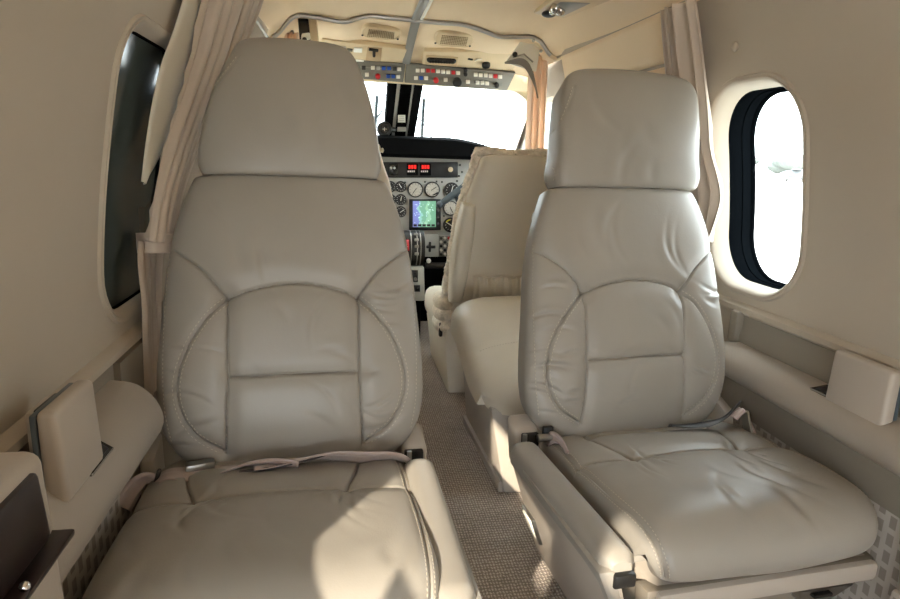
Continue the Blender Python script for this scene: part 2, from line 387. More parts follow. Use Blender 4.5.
for nm, sg in (('window_5', 1), ('window_6', -1)):
    f = MB(); yc, zc, a, b, r = CKR
    def lp(o, d): return [(sg*(wx(zc+sin(2*pi*k/64)*rrect_r(a+o, b+o, r, 2*pi*k/64), 3)+d), yc+cos(2*pi*k/64)*rrect_r(a+o, b+o, r, 2*pi*k/64), zc+sin(2*pi*k/64)*rrect_r(a+o, b+o, r, 2*pi*k/64)) for k in range(64)]
    f.grid([lp(.02, .001), lp(.018, -.006), lp(0, -.006), lp(-.006, .03)], True); fo = struct(f, nm, cream)
    MB().add(lp(-.004, .02)+[(sg*(XW+.01), yc, zc)], [(k, (k+1) % 64, 64) for k in range(64)]).build('pane', clear, fo)

# floor
struct(MB().grid([[(x, y, 0) for x in np.linspace(-.64, .64, 9)] for y in np.linspace(-1.3, 3.4, 20)]), 'floor', carpet)
# ceiling: cabin arch, then the cockpit overhead falling towards the windshield
def cz(x): return 1.312 - .128*(abs(x)/.515)**4.5
xs = [.525*k/30 for k in range(-30, 31)]
TX = [-.525, -.495, -.432, -.376, -.32, -.251, -.217, -.182, -.101, -.007, .065, .174, .236, .287, .362, .425, .458, .485, .525]
TZ = [1.19, 1.205, 1.270, 1.275, 1.27, 1.267, 1.279, 1.289, 1.289, 1.287, 1.285, 1.282, 1.268, 1.254, 1.256, 1.257, 1.240, 1.207, 1.19]
def tz(x): return float(sm(np.array(float(x)), TX, TZ))
def czy(x, y):
    f = min(1, max(0, (y-1.75)/.6)); f = f*f*(3-2*f)
    return cz(x)*(1-f) + (tz(x)+.009)*f
cm = MB().grid([[(x, y, czy(x, y)) for x in xs] for y in np.linspace(-1.3, 2.36, 36)])
def ck(x, f):
    a = abs(x)/.54
    return (tz(x)-.004)*(1-f) + (1.19-.03*a**4)*f + .006*sin(pi*f)
cm.grid([[(x, 2.36, czy(x, 2.36)) for x in xs], [(x, 2.365, ck(x, 0)) for x in xs]])
cm.grid([[(x*1.0, 2.365+.335*f, ck(x, f)) for x in xs] for f in np.linspace(0, 1, 8)])
cm.grid([[(x, 2.70+.2*f, 1.19-.02*f) for x in xs] for f in (0, 1)])
struct(cm, 'ceiling', headliner)
struct(MB().grid([[(x, -1.3, z) for x in (-.64, 0, .64)] for z in (.80, 1.0, 1.33)]).grid([[(x, -1.3, z) for x in (-.05, .3, .64)] for z in (-.02, .4, .80)]), 'wall_back_baffle', wallfab)  # unseen aft wall, added to cut fill light, open low on one side

# long trims
for sg, nm in ((1, 'trim_1'), (-1, 'trim_2')):
    t = MB()
    pr = [(.0, -.012), (-.010, -.012), (-.016, -.006), (-.016, .004), (-.010, .010), (0, .012)]
    t.grid([[(sg*(XW+.001+a), y, .512+b) for a, b in pr] for y in np.linspace(.0, 2.3, 24)])
    struct(t, nm, wallfab)
for sg, nm in ((1, 'trim_3'), (-1, 'trim_4')):
    struct(MB().tube([(sg*.508, y, 1.181) for y in np.linspace(-1.2, 2.34, 20)], (.005, .005), 8, flat=(0, 0, 1)), nm, greytrim if sg < 0 else headliner)
# the silver edge moulding where the cabin ceiling meets the cockpit
ep = [(x, 2.345, tz(x)) for x in np.linspace(-.503, .493, 90)]
struct(MB().tube(ep, .0075, 10), 'trim_5', silver)
ts = MB(); ts.tube([(-.012, y, czy(-.012, y)-.004) for y in np.linspace(-1.2, 2.33, 24)] + [(-.012, 2.36+.30*f, ck(0, f)-.005) for f in np.linspace(.0, 1, 6)], (.0035, .016), 8, flat=(0, 0, 1))
struct(ts, 'trim_6', greytrim)
struct(MB().tube([(.008, y, czy(.008, y)-.0055) for y in np.linspace(-1.2, 2.33, 24)], (.0035, .006), 8, flat=(0, 0, 1)), 'trim_7', whitepaint)
# forward sidewall panels on the right, above the seat
for a, b, c, d in ((1.50, 2.25, 1.07, 1.185), (1.50, 2.25, .80, 1.062)):
    pm = MB(); rows = [[(wx(z)-.006, y, z) for y in np.linspace(a, b, 8)] for z in np.linspace(c, d, 8)]
    pm.grid(rows); struct(pm, 'trim_8' if c > 1 else 'trim_9', headliner, solid=.008)
# lower sidewall: smooth kick panel, checked carpet below it
for sg, a, b in ((1, 8, 0), (-1, 9, 0)):
    y0, y1 = (.30, 1.30) if sg > 0 else (.15, 1.25)
    if sg > 0: struct(MB().prism([(sg*.575, .30 if sg > 0 else .20), (sg*.60, .30 if sg > 0 else .20), (sg*.60, .42), (sg*.570, .42)], y0, y1, 'y', .002), 'trim_10', vinyl_d)
    else: struct(MB().prism([(-.602, .0), (-.617, .0), (-.617, .50), (-.602, .50)], .96, 1.4, 'y'), 'trim_12', vinyl_d)
    struct(MB().prism([(sg*(.578 if sg > 0 else .600), .0), (sg*.615, .0), (sg*.615, .312 if sg > 0 else .35), (sg*(.578 if sg > 0 else .600), .312 if sg > 0 else .35)], y0, y1 if sg > 0 else .96, 'y'), 'trim_11' if sg > 0 else 'trim_13', checked)

# ------------------------------------------------------------------ side ledges with ashtrays
def ledge(sg, y0, y1, ash, lab):
    t = thing('armrest_ledge', (sg*.6, (y0+y1)/2, .37), lab, 'armrest')
    pr = [(.615, .438), (.590, .440), (.565, .434), (.548, .420), (.541, .402), (.545, .385), (.556, .374), (.575, .370), (.615, .372)]
    if sg < 0: pr = [(.612, .480), (.580, .474), (.560, .459), (.546, .438), (.541, .415), (.546, .396), (.556, .385), (.575, .382), (.612, .382)]
    az, at_ = (.4372, .16) if sg > 0 else (.4625, .62); axx = .579 if sg > 0 else .5655
    pts = spl(pr, 22); rows = []
    n = 30; yr = y1 if sg > 0 else .958
    for i in range(n+1):
        f = i/n; y = y0+(yr-y0)*f; k = 1
        e = min(f, 1-f)*(yr-y0)
        if e < .016: k = math.sqrt(max(0.0, 1-(1-e/.016)**2))*.25+.75
        rows.append([(sg*(.60+(x-.60)*k), y, (.405 if sg > 0 else .43)+(z-(.405 if sg > 0 else .43))*k) for x, z in pts])
    m = MB().grid(rows, True); m.add(rows[0], [tuple(range(22))]); m.add(rows[-1], [tuple(range(22))])
    m.build('padded_roll', vinyl, t)
    r = MB()
    r.grid([[(sg*x, y, z) for x, z in ((.618, .505), (.612, .498), (.612, .470), (.606, .455), (.606, .436))] for y in np.linspace(y0, y1, 14)])
    r.build('recessed_panel', vinyl_d, t)
    e = MB().box((sg*.606, y1-.012, .47), (.024, .03, .075), .008); e.build('end_cap', vinyl_d, t)
    ya, yb = ash
    rt_ = Matrix.Rotation(-sg*at_, 3, 'Y')
    ao = MB().box((sg*axx, (ya+yb)/2, az), (.034, yb-ya, .005), .002, rt_).build('ashtray_lid', darkgl, t)
    MB().box((sg*axx, (ya+yb)/2, az+.0013), (.026, yb-ya-.014, .005), .002, rt_).build('lid_plate', black, ao)
    MB().box((sg*(axx-.0165*cos(at_)), (ya+yb)/2, az-.0165*sin(at_)+.001), (.002, yb-ya, .003), .0007).build('chrome_rim', chrome, ao)
    return t
ledge(1, .28, 1.235, (.862, .932), 'taupe padded armrest ledge with a black ashtray along the right wall')
ledge(-1, .545, 1.17, (.70, .768), 'taupe padded armrest ledge with a black ashtray along the left wall')

# fold-out table boxes on the walls
def tbox(sg, y0, y1, z0, z1, lab):
    t = thing('table_stowage_box', (sg*.6, (y0+y1)/2, z0), lab, 'box')
    xi = .552 if sg < 0 else .560
    MB().hexa([(sg*(xi+.024), y0, z0), (sg*(xi+.024), y1, z0), (sg*xi, y1, z0+.003), (sg*xi, y0, z0+.003)], [(sg*(xi+.024), y0, z1), (sg*(xi+.024), y1, z1), (sg*(xi+.004), y1, z1), (sg*(xi+.004), y0, z1)], .007, 3).build('cover', boxplastic, t)
    MB().box((sg*(xi+.0275), (y0+y1)/2, (z0+z1)/2), (.006, y1-y0-.004, z1-z0-.008), .002).build('backing_plate', yokegrey, t)
    MB().box((sg*(xi+.605)/2+sg*.014, (y0+y1)/2+.012, (z0+z1)/2), (.604-xi-.030, y1-y0-.05, z1-z0-.03), .004).build('support_block', boxplastic, t)
    MB().box((sg*(xi+.030), y0+.045, z1-.008), (.008, .05, .006), .002).build('latch_slot', black, t)
    return t
tbox(1, .775, .896, .418, .522, 'cream table stowage box on the right wall above the armrest ledge')
tbox(-1, .640, .742, .449, .556, 'cream table stowage box on the left wall above the armrest ledge')

# ------------------------------------------------------------------ passenger seats
def mirror(pl): return [(-a, b) for a, b in pl]
def passenger_seat(cxb, yb, zb, cxc, arm_x, lab, side, seed, head_w, head_b, skew, cw, rot, ly=0, lz=0):
    """aft-facing club seat; side=+1: aisle arm on the left of the photo"""
    t = thing('passenger_seat', (cxc, yb-.15, 0), lab, 'seat', 'taupe leather club seats')
    rc = math.radians(16)
    def bp(v, o=0): return (yb+v*sin(rc)-o*cos(rc), zb+v*cos(rc)+o*sin(rc))
    rg = random.Random(seed)
    # backrest
    prof = [bp(-.022, -.006), bp(.05, .012), bp(.12, .018), bp(.2, .016), bp(.3, .008), bp(.40, .004), bp(.476, -.004)]
    w = [(0, .165, .165), (.035, .188, .188), (.10, .209, .209), (.19, .220, .220), (.30, .222, .222), (.5, .216, .216), (.72, .205, .205), (.87, .189, .189), (.95, .176, .176), (1, .166, .166)]
    arch = [(x, .282-.024*(x/.105)**2) for x in np.linspace(-.107, .107, 15)]
    vl = [(-.107, .258), (-.106, .12), (-.112, .003)]
    wing = [(-.214, .352), (-.180, .332), (-.145, .305), (-.122, .278), (-.107, .258)]
    loop = [(-.107, .258), (-.140, .225), (-.168, .18), (-.184, .13), (-.182, .085), (-.160, .04), (-.118, .008)]
    rim = [(-.196, .02), (-.206, .10), (-.206, .25), (-.198, .36)]
    hor = [(-.100, .128), (0, .131), (.104, .130)]
    S = []
    for s in (vl, mirror(vl)): S.append((s, .006, .0019, .005, .016))
    S.append((arch, .0065, .0022, .006, .02)); S.append((hor, .0065, .002, .005, .014))
    for s in (wing, mirror(wing)): S.append(([tuple(x) for x in spl(s, 20)], .006, .0019, .004, .016))
    for s in (loop, mirror(loop)): S.append(([tuple(x) for x in spl(s, 24)], .0055, .0017, .003, .012))
    cr = []
    for _ in range(26):
        sd = rg.choice((-1, 1)); cr.append((sd*rg.uniform(.125, .20), rg.uniform(.02, .30), rg.uniform(-.5, .5) + (0 if sd < 0 else pi), rg.uniform(.012, .035), rg.uniform(.0008, .0022), rg.uniform(.003, .006)))
    for _ in range(9): cr.append((rg.uniform(-.09, .09), rg.uniform(.02, .26), rg.uniform(-1.4, 1.4), rg.uniform(.015, .04), rg.uniform(.0004, .0010), rg.uniform(.004, .008)))
    for _ in range(6): cr.append((rg.uniform(-.15, .15), rg.uniform(.31, .42), rg.uniform(.8, 2.3), rg.uniform(.02, .05), rg.uniform(.0006, .0014), rg.uniform(.006, .012)))
    up = lambda pl: [(a, c+.029) for a, c in pl]
    S = [(up(q[0]),)+q[1:] for q in S]; cr = [(c[0], c[1]+.022)+c[2:] for c in cr]; loop = up(loop); rim = up(rim)
    b = MB(); st = MB()
    pad(b, cxb, prof, False, w, .062, S, cr, p=5, q=20, crown=.012, lump=.0012, back=.03, skew=skew, smb=st, seed=seed,
        stitches=[(loop, (-.006, .006)), (mirror(loop), (-.006, .006)), (rim, (0,)), (mirror(rim), (0,))])
    b.build('backrest', leather, t, 75, extra=st, m2=thread)
    # headrest
    hp = [bp(.472, .004), bp(.54, .012), bp(.61, .012), bp(.678, .004), bp(.708, -.006), bp(.718, -.022)]
    hl, hr = head_w; bl_, br_ = head_b
    w = [(0, bl_-.006, br_-.006), (.06, bl_, br_), (.25, bl_-.004, br_-.003), (.6, (hl+bl_)/2+.003, (hr+br_)/2+.003), (.86, hl+.004, hr+.004), (1, hl-.006, hr-.010)]
    b = MB(); st = MB()
    cr = [(rg.uniform(-.1, .1), rg.uniform(.03, .18), rg.uniform(.9, 2.2), rg.uniform(.02, .05), rg.uniform(.0006, .0013), rg.uniform(.008, .016)) for _ in range(6)]
    rl = [(-.150, .01), (-.150, .1), (-hl+.012, .20)]
    pad(b, cxb+skew*.49, hp, False, w, .066, [([tuple(x) for x in spl(rl, 12)], .0015, .002, 0, 1)], cr, p=7, q=20, crown=.012, lump=.001, back=.03, skew=skew, nu=120, nv=110, smb=st, seed=seed+1, stitches=[(rl, (.004,))])
    b.build('headrest', leather, t, 75, extra=st, m2=thread)
    MB().tube([(cxb, *bp(.40, -.07)), (cxb, *bp(.62, -.07))], (.010, .05), 12).build('headrest_post', steel, t)
    MB().hexa([(cxb-.15, *bp(.02, -.105)), (cxb+.15, *bp(.02, -.105)), (cxb+.15, *bp(.02, -.07)), (cxb-.15, *bp(.02, -.07))], [(cxb-.16, *bp(.44, -.10)), (cxb+.16, *bp(.44, -.10)), (cxb+.16, *bp(.44, -.07)), (cxb-.16, *bp(.44, -.07))], .012).build('back_shell', seatplastic, t)
    # cushion
    cp = [(yb+.065, .286), (yb-.04, .302), (yb-.14, .312), (yb-.25, .322), (yb-.325, .326), (yb-.365, .318), (yb-.390, .298), (yb-.397, .272), (yb-.388, .250), (yb-.365, .238)]
    cp = [(y + ly*min(1, max(0, (yb-y)/.38)), z+lz) for y, z in cp]
    w = [(0, .200+cw[0], .200+cw[1]), (.06, .210+cw[0], .210+cw[1]), (.3, .214+cw[0], .216+cw[1]), (.55, .214+cw[0], .216+cw[1]), (.72, .213+cw[0], .214+cw[2]), (.88, .206+cw[0], .202+cw[3]), (1, .196+cw[0], .192+cw[3])]
    k = .135
    ls = [(-k, .0), (-k, .10), (-k+.012, .155), (-k+.028, .20)]
    rs = mirror(ls)
    cross = [(-.212, .186), (-.17, .194), (-.107, .200), (0, .196), (.107, .200), (.17, .194), (.212, .186)]
    hs = [(-k, .082), (0, .085), (k, .082)]
    rim1 = [(-.199, .02), (-.204, .2), (-.203, .33), (-.196, .44), (-.186, .49)]; rim1 = [tuple(x) for x in spl(rim1, 24)]
    S = [(ls, .007, .002, .005, .016), (rs, .007, .002, .005, .016), (cross, .007, .0022, .006, .02), (hs, .007, .0021, .004, .016), (rim1, .004, .0016, .002, .008), (mirror(rim1), .004, .0016, .002, .008)]
    cr = []
    for _ in range(12):
        sd = rg.choice((-1, 1)); cr.append((sd*rg.uniform(.06, .12), rg.uniform(.19, .25), pi/2+rg.uniform(-.6, .6), rg.uniform(.015, .05), rg.uniform(.0006, .0018), rg.uniform(.004, .008)))
    for _ in range(10): cr.append((rg.uniform(-.17, .17), rg.uniform(.27, .42), rg.uniform(1.2, 1.9), rg.uniform(.02, .06), rg.uniform(.0006, .0014), rg.uniform(.006, .012)))
    b = MB(); st = MB()
    pad(b, cxc, cp, True, w, .075, S, cr, p=8, q=14, crown=.010, lump=.0016, back=.004, front_open=True, smb=st, seed=seed+2,
        stitches=[(rim1, (-.005, .005)), (mirror(rim1), (-.005, .005))])
    b.build('seat_cushion', leather, t, 75, extra=st, m2=thread)
    # pan, front rail and pedestal under the cushion
    MB().box((cxc, yb-.165, .222), (.38, .40, .032), .008).build('seat_pan', seatplastic, t)
    MB().hexa([(cxc-.20, yb-.375+ly, .196), (cxc+.175, yb-.375+ly, .196), (cxc+.185, yb-.32, .196), (cxc-.20, yb-.32, .196)], [(cxc-.205, yb-.378+ly, .240), (cxc+.190, yb-.378+ly, .240), (cxc+.205, yb-.32, .234), (cxc-.205, yb-.32, .234)], .005).build('front_rail', vinyl_d, t)
    MB().hexa([(cxc-.15, yb-.30, 0), (cxc+.15, yb-.30, 0), (cxc+.15, yb+.06, 0), (cxc-.15, yb+.06, 0)], [(cxc-.17, yb-.33, .20), (cxc+.15, yb-.33, .20), (cxc+.15, yb+.06, .20), (cxc-.17, yb+.06, .20)], .01).build('pedestal', vinyl_d, t)
    lt = MB().hexa([(cxc+.075, yb-.345, .168), (cxc+.135, yb-.345, .168), (cxc+.135, yb-.325, .168), (cxc+.075, yb-.325, .168)], [(cxc+.06, yb-.352, .195), (cxc+.165, yb-.352, .195), (cxc+.165, yb-.325, .195), (cxc+.06, yb-.325, .195)], .003).build('release_latch', steel, t)
    MB().box((cxc+.10, yb-.353, .188), (.035, .012, .006), .002).build('latch_lever', black, lt)
    # aisle arm with its side panel
    s = side; ax = arm_x
    ar = MB(); y0, y1 = yb-.375, yb-.02
    rows = []
    pr = [(-.026, -.03), (-.027, -.008), (-.022, .004), (-.010, .009), (.010, .009), (.022, .003), (.026, -.008), (.026, -.03)]
    pr = spl(pr, 20)
    n = 28
    for i in range(n+1):
        f = i/n; y = y0+(y1-y0)*f; e = min(f, 1-f)*(y1-y0); kx = 1
        if e < .022: kx = .55+.45*math.sqrt(max(0, 1-(1-e/.022)**2))
        xo = .010*s*(1-f)
        rows.append([(ax+xo+s*q[0]*kx, y, .309+(q[1] if q[1] < 0 else q[1]*kx) - (.012*(1-kx) if q[1] > -.02 else 0)) for q in pr])
    ar.grid(rows, True); ar.add(rows[0], [tuple(range(20))]); ar.add(rows[-1], [tuple(range(20))])
    ao = ar.build('armrest', leather, t, 60)
    MB().box((ax+.012*s, y0-.001, .285), (.032, .016, .020), .003).build('armrest_end', black, ao)
    sp = MB()
    sp.hexa([(ax+s*.075, y0+.03, .03), (ax+s*.095, y0+.03, .03), (ax+s*.095, y1+.07, .03), (ax+s*.075, y1+.07, .03)],
            [(ax-s*.020, y0+.004, .285), (ax+s*.012, y0+.004, .285), (ax+s*.012, y1+.01, .285), (ax-s*.020, y1+.01, .285)], .006)
    so = sp.build('side_panel', seatplastic, t)
    # upper leather apron of the panel
    qa = MB(); qa.hexa([(ax+s*.016, y0-.006, .20), (ax+s*.03, y0-.006, .20), (ax+s*.03, y1-.02, .215), (ax+s*.012, y1-.02, .215)],
                      [(ax-s*.027, y0-.004, .300), (ax+s*.0, y0-.004, .300), (ax+s*.0, y1+.0, .300), (ax-s*.028, y1+.0, .300)], .007)
    qa.build('leather_apron', leather, t)
    oq = MB().hexa([(ax+s*.040, yb-.045, .105), (ax+s*.060, yb-.045, .105), (ax+s*.060, yb+.012, .105), (ax+s*.040, yb+.012, .105)],
                   [(ax+s*.018, yb-.05, .165), (ax+s*.038, yb-.05, .165), (ax+s*.038, yb+.008, .165), (ax+s*.018, yb+.008, .165)], .003)
    oo = oq.build('control_plate', steel, so)
    MB().hexa([(ax+s*.037, yb-.034, .112), (ax+s*.057, yb-.034, .112), (ax+s*.057, yb+.002, .112), (ax+s*.037, yb+.002, .112)],
              [(ax+s*.0165, yb-.04, .158), (ax+s*.036, yb-.04, .158), (ax+s*.036, yb-.001, .158), (ax+s*.0165, yb-.001, .158)], .002).build('plate_insert', white, oo)
    # recline hinge block at the foot of the back
    hx, hz, hy = (.0, .18, .085) if s < 0 else (.026, .235, .06)
    hg = MB().hexa([(ax-s*.022+hx, yb+.005, hz), (ax+s*.03+hx, yb+.005, hz), (ax+s*.03+hx, yb+hy, hz), (ax-s*.022+hx, yb+hy, hz)],
                   [(ax-s*.024+hx*.7, yb+.012, .318), (ax+s*.022+hx, yb+.012, .318), (ax+s*.022+hx, yb+hy, .336), (ax-s*.024+hx*.7, yb+hy, .336)], .012, 3).build('hinge_housing', seatplastic, t)
    MB().box((ax+s*.002+hx, yb+.010, .300), (.034, .014, .026), .003).build('hinge_recess', black, hg)
    MB().cyl((ax+s*.035, yb-.012, .312), (ax+s*.075, yb-.012, .312), .0075, 14, bev=.002).build('hinge_pin', steel, hg)
    MB().tube([(ax+s*.012, yb-.006, .290), (ax+s*.012, yb-.004, .318)], .0045, 10).build('hinge_strut', steel, hg)
    wallx = cxc + s*.205
    MB().hexa([(wallx-.014, yb-.0, .17), (wallx+.014, yb-.0, .17), (wallx+.014, yb+.08, .17), (wallx-.014, yb+.08, .17)], [(wallx-.012, yb+.02, .322), (wallx+.012, yb+.02, .322), (wallx+.012, yb+.08, .345), (wallx-.012, yb+.08, .345)], .006).build('hinge_arm', seatplastic, t)
    t.rotation_euler = (0, 0, math.radians(rot))
    return t
passenger_seat(-.342, .985, .325, -.374, -.138, 'taupe leather club seat on the left with the curtain against its headrest', -1, 3, (.098, .112), (.156, .154), 0, (-.018, -.002, 0, 0), 2.5, 0, .018)
passenger_seat(.302, 1.06, .318, .335, .064, 'taupe leather club seat on the right beside the bright window', 1, 11, (.130, .166), (.155, .172), .035, (0, .010, -.006, -.022), 4.2, .022, .008)

# ------------------------------------------------------------------ seat belts
def strap(pts, w, up, twist=None, th=.0012):
    c = spl(pts, 60); n = len(c); rows = []
    for i in range(n):
        t = Vector(c[min(i+1, n-1)]-c[max(i-1, 0)]).normalized(); a = (twist(i/(n-1)) if twist else 0)
        s_ = Vector(up).cross(t).normalized(); s_ = Matrix.Rotation(a, 3, t) @ s_; nn = t.cross(s_)
        p = Vector(c[i]); rows.append([p+s_*(w/2*k)+nn*(.002*cos(k*pi*1.5)) for k in (-1, -.6, -.2, .2, .6, 1)])
    return MB().grid(rows)
b1 = thing('seat_belt', (-.37, .955, .30), 'pinkish satin lap belt lying across the crease of the left seat', 'seat belt')
strap([(-.57, .925, .30), (-.545, .94, .322), (-.50, .948, .318), (-.42, .945, .330), (-.37, .935, .332), (-.34, .93, .328)], .045, (0, 0, 1), lambda f: -.5+.5*sin(5*f)).build('webbing', belt_m, b1, solid=.0015)
strap([(-.41, .93, .333), (-.36, .94, .336), (-.30, .948, .338), (-.24, .945, .334), (-.20, .955, .328), (-.17, .985, .30)], .046, (0, 0, 1), lambda f: -.55+.3*sin(6*f+1)).build('webbing', belt_m, b1, solid=.0015)
strap([(-.43, .925, .330), (-.38, .922, .336), (-.33, .93, .342), (-.30, .94, .345)], .008, (0, 0, 1), lambda f: -.4).build('belt_edge', belt_d, b1, solid=.002)
MB().box((-.498, .965, .322), (.045, .02, .016), .004, Matrix.Rotation(.3, 3, 'Z')).build('adjuster', steel, b1)
b1b = thing('belt_end', (-.575, .93, .30), 'loose satin belt end with dark clip beside the left wall ledge', 'seat belt')
strap([(-.598, .905, .292), (-.585, .925, .312), (-.57, .94, .318), (-.555, .945, .305)], .03, (0, 1, 0), lambda f: .4).build('webbing', belt_m, b1b, solid=.0015)
MB().box((-.556, .938, .318), (.006, .012, .032), .003, Matrix.Rotation(.3, 3, 'Y')).build('clip', belt_d, b1b)
b2 = thing('seat_belt', (.50, 1.05, .30), 'dark and satin belt tucked beside the right seat back near the wall', 'seat belt')
strap([(.36, 1.04, .322), (.42, 1.03, .325), (.47, 1.035, .335), (.505, 1.05, .352), (.53, 1.075, .345)], .022, (0, 0, 1), lambda f: -.6+.6*sin(5*f)).build('webbing', belt_d, b2, solid=.0015)
strap([(.49, 1.03, .338), (.515, 1.04, .350), (.53, 1.05, .33), (.54, 1.03, .30)], .016, (0, 0, 1), lambda f: .3).build('webbing', belt_m, b2, solid=.0015)
MB().box((.525, 1.035, .322), (.006, .024, .05), .003, Matrix.Rotation(-.5, 3, 'X')).build('buckle', steel, b2)
b3 = thing('belt_end', (.105, 1.03, .30), 'short belt stub at the aisle corner of the right seat', 'seat belt')
strap([(.112, 1.045, .30), (.118, 1.02, .318), (.125, .995, .318), (.13, .975, .305)], .022, (1, 0, 0), lambda f: .2).build('webbing', belt_m, b3, solid=.0015)
MB().box((.112, 1.042, .32), (.02, .012, .02), .003).build('anchor', black, b3)

# ------------------------------------------------------------------ curtains
def curtain_sheet(L, R, xin, folds, amp, seed, n=60, m=121, xfun=None):
    """L and R: matching (y,z) edge points from top to bottom; hangs in a plane near the wall"""
    l = spl(L, n); r = spl(R, n); rg = random.Random(seed); ph = [rg.uniform(0, 6.28) for _ in range(3)]; rows = []; sgn = 1 if xin(1.2, .8) < 0 else -1
    for i in range(n):
        f = i/(n-1); row = []
        w = np.linalg.norm(l[i]-r[i]); A = min(amp, w*.13)
        x0 = xfun(f) if xfun else 0
        for j in range(m):
            g = j/(m-1); y, z = l[i]*(1-g)+r[i]*g
            gg = g + .035*sin(2*pi*g*1.5+ph[0]+2*f) + .02*sin(9*g+ph[1]-3*f)
            k_ = abs(sin(pi*folds*gg+.3)); d = A*(1.7*k_**.55 - .8)*(1+.25*sin(7*g+ph[2]))
            row.append((xin(y, z)+sgn*d+sgn*x0*g, y - A*.6*sin(2*pi*folds*gg)*sin(pi*g)**.5, z))
        rows.append(row)
    return MB().grid(rows)
lc = thing('curtain', (-.58, 1.1, .45), 'taupe pleated curtain gathered in a tie band beside the left window', 'curtain')
L_ = [(1.25, 1.172), (1.236, 1.025), (1.214, .937), (1.171, .858), (1.093, .744), (1.060, .672)]
R_ = [(1.44, 1.172), (1.41, 1.05), (1.37, .970), (1.27, .845), (1.205, .745), (1.185, .65)]
xl = lambda y, z: -(wx(z)-.034)
curtain_sheet(L_, R_, xl, 5, .034, 5, xfun=lambda f: .050*(1-f)**.8+.004).build('gathered_fabric', curtainfab, lc, 80, solid=.0015)
curtain_sheet([(1.06, .672), (1.062, .638), (1.076, .571), (1.07, .50), (1.06, .40)], [(1.20, .645), (1.19, .615), (1.168, .55), (1.15, .48), (1.13, .40)], lambda y, z: -(wx(z)-.018), 3.6, .007, 8).build('hanging_tail', curtainfab, lc, 80, solid=.0015)
tb = MB(); rows = []
for k in range(25):
    a = 2*pi*k/24; rows.append([(-.586+.030*sin(a)*1.0, 1.146+.058*cos(a), z-.14*(.058*cos(a))) for z in (.640, .643, .671, .674)])
tb.grid(rows); tb.build('tie_band', curtainfab, lc, 60, solid=.003)
ln = MB(); l = spl([(1.20, 1.12), (1.165, 1.02), (1.125, .956), (1.108, .909), (1.098, .850), (1.09, .765)], 24); r = spl([(1.40, 1.14), (1.34, 1.03), (1.28, .94), (1.23, .86), (1.17, .80), (1.10, .76)], 24)
ln.grid([[(-(wx(l[i][1]*(1-g)+r[i][1]*g)-.013-.006*sin(3*g)), *(l[i]*(1-g)+r[i]*g)) for g in np.linspace(0, 1, 8)] for i in range(24)])
ln.build('lit_lining', lining_m, lc, 80, solid=.0015)
rcu = thing('curtain', (.57, 1.3, .4), 'pale taupe curtain hanging behind the right headrest beside the bright window', 'curtain')
xr = lambda y, z: wx(z)-.036
curtain_sheet([(1.485, 1.172), (1.495, 1.10), (1.50, 1.0), (1.49, .85), (1.45, .75), (1.43, .67)], [(1.339, 1.172), (1.332, 1.048), (1.325, .943), (1.321, .857), (1.293, .791), (1.284, .752), (1.304, .701), (1.333, .65)], xr, 4, .020, 12).build('gathered_fabric', curtainfab, rcu, 80, solid=.0015)
curtain_sheet([(1.46, .67), (1.45, .60), (1.44, .45)], [(1.34, .67), (1.36, .60), (1.37, .45)], xr, 3, .012, 14).build('hanging_tail', curtainfab, rcu, 80, solid=.0015)
tb = MB(); rows = []
for k in range(25):
    a = 2*pi*k/24; rows.append([(.585+.026*sin(a), 1.40+.065*cos(a), z) for z in (.645, .65, .68, .685)])
tb.grid(rows); tb.build('tie_band', curtainfab, rcu, 60, solid=.003)
sn = thing('wall_button', (.6, 1.26, 1.03), 'round cream fabric button on the right wall above the window', 'button')
bp_ = atx(735, 47, wx(1.075)); sn.location = bp_
MB().ball(bp_, (.006, .010, .010)).build('cap', wallfab, sn)
# cockpit entry curtains
def drape(x0, x1, y, zt, zb, lab, seed, tap=.6):
    t = thing('cockpit_curtain', ((x0+x1)/2, y, zb), lab, 'curtain'); rows = []; xc = (x0+x1)/2
    for i in range(30):
        f = i/29; z = zt+(zb-zt)*f; k = 1-(1-tap)*f
        rows.append([(xc+(x0-xc+(x1-x0)*g)*k + .02*f*(1 if xc > 0 else -1), y+.012*sin(2*pi*3*g+seed+f), z) for g in np.linspace(0, 1, 60)])
    MB().grid(rows).build('fabric', pinkfab, t, 80, solid=.002); 
    MB().box((xc, y-.004, zt), (.012, .012, .012), .003).build('hook', steel, t)
drape(.437, .513, 2.43, 1.215, .45, 'pinkish curtain hanging at the right side of the cockpit entry', 1, 1.1)
drape(-.470, -.415, 2.43, 1.235, .5, 'folded pinkish curtain at the left side of the cockpit entry', 2, 1.1)

# ------------------------------------------------------------------ cream cushioned seat behind the right club seat
ms = thing('forward_seat', (.3, 1.55, 0), 'cream leather seat cushion between the right club seat and the copilot seat', 'seat')
b = MB(); st = MB()
cp = [(1.84, .30), (1.83, .36), (1.79, .40), (1.70, .405), (1.58, .375), (1.47, .340), (1.40, .325), (1.345, .30), (1.325, .265), (1.335, .22)]
rm = [(-.20, .42), (-.1, .418), (0, .416), (.1, .418), (.2, .42)]
pad(b, .275, cp, True, [(0, .19, .19), (.1, .215, .215), (.5, .228, .228), (.8, .224, .224), (1, .205, .205)], .09, [(rm, .003, .003, .003, .012)], [(.05, .2, .4, .06, .002, .01), (-.1, .15, .9, .05, .0015, .008)], p=4, q=6, crown=.02, lump=.003, back=.004, nu=70, nv=90, front_open=True, smb=st, stitches=[(rm, (.006,))])
b.build('seat_cushion', leather2, ms, 75, extra=st, m2=thread)
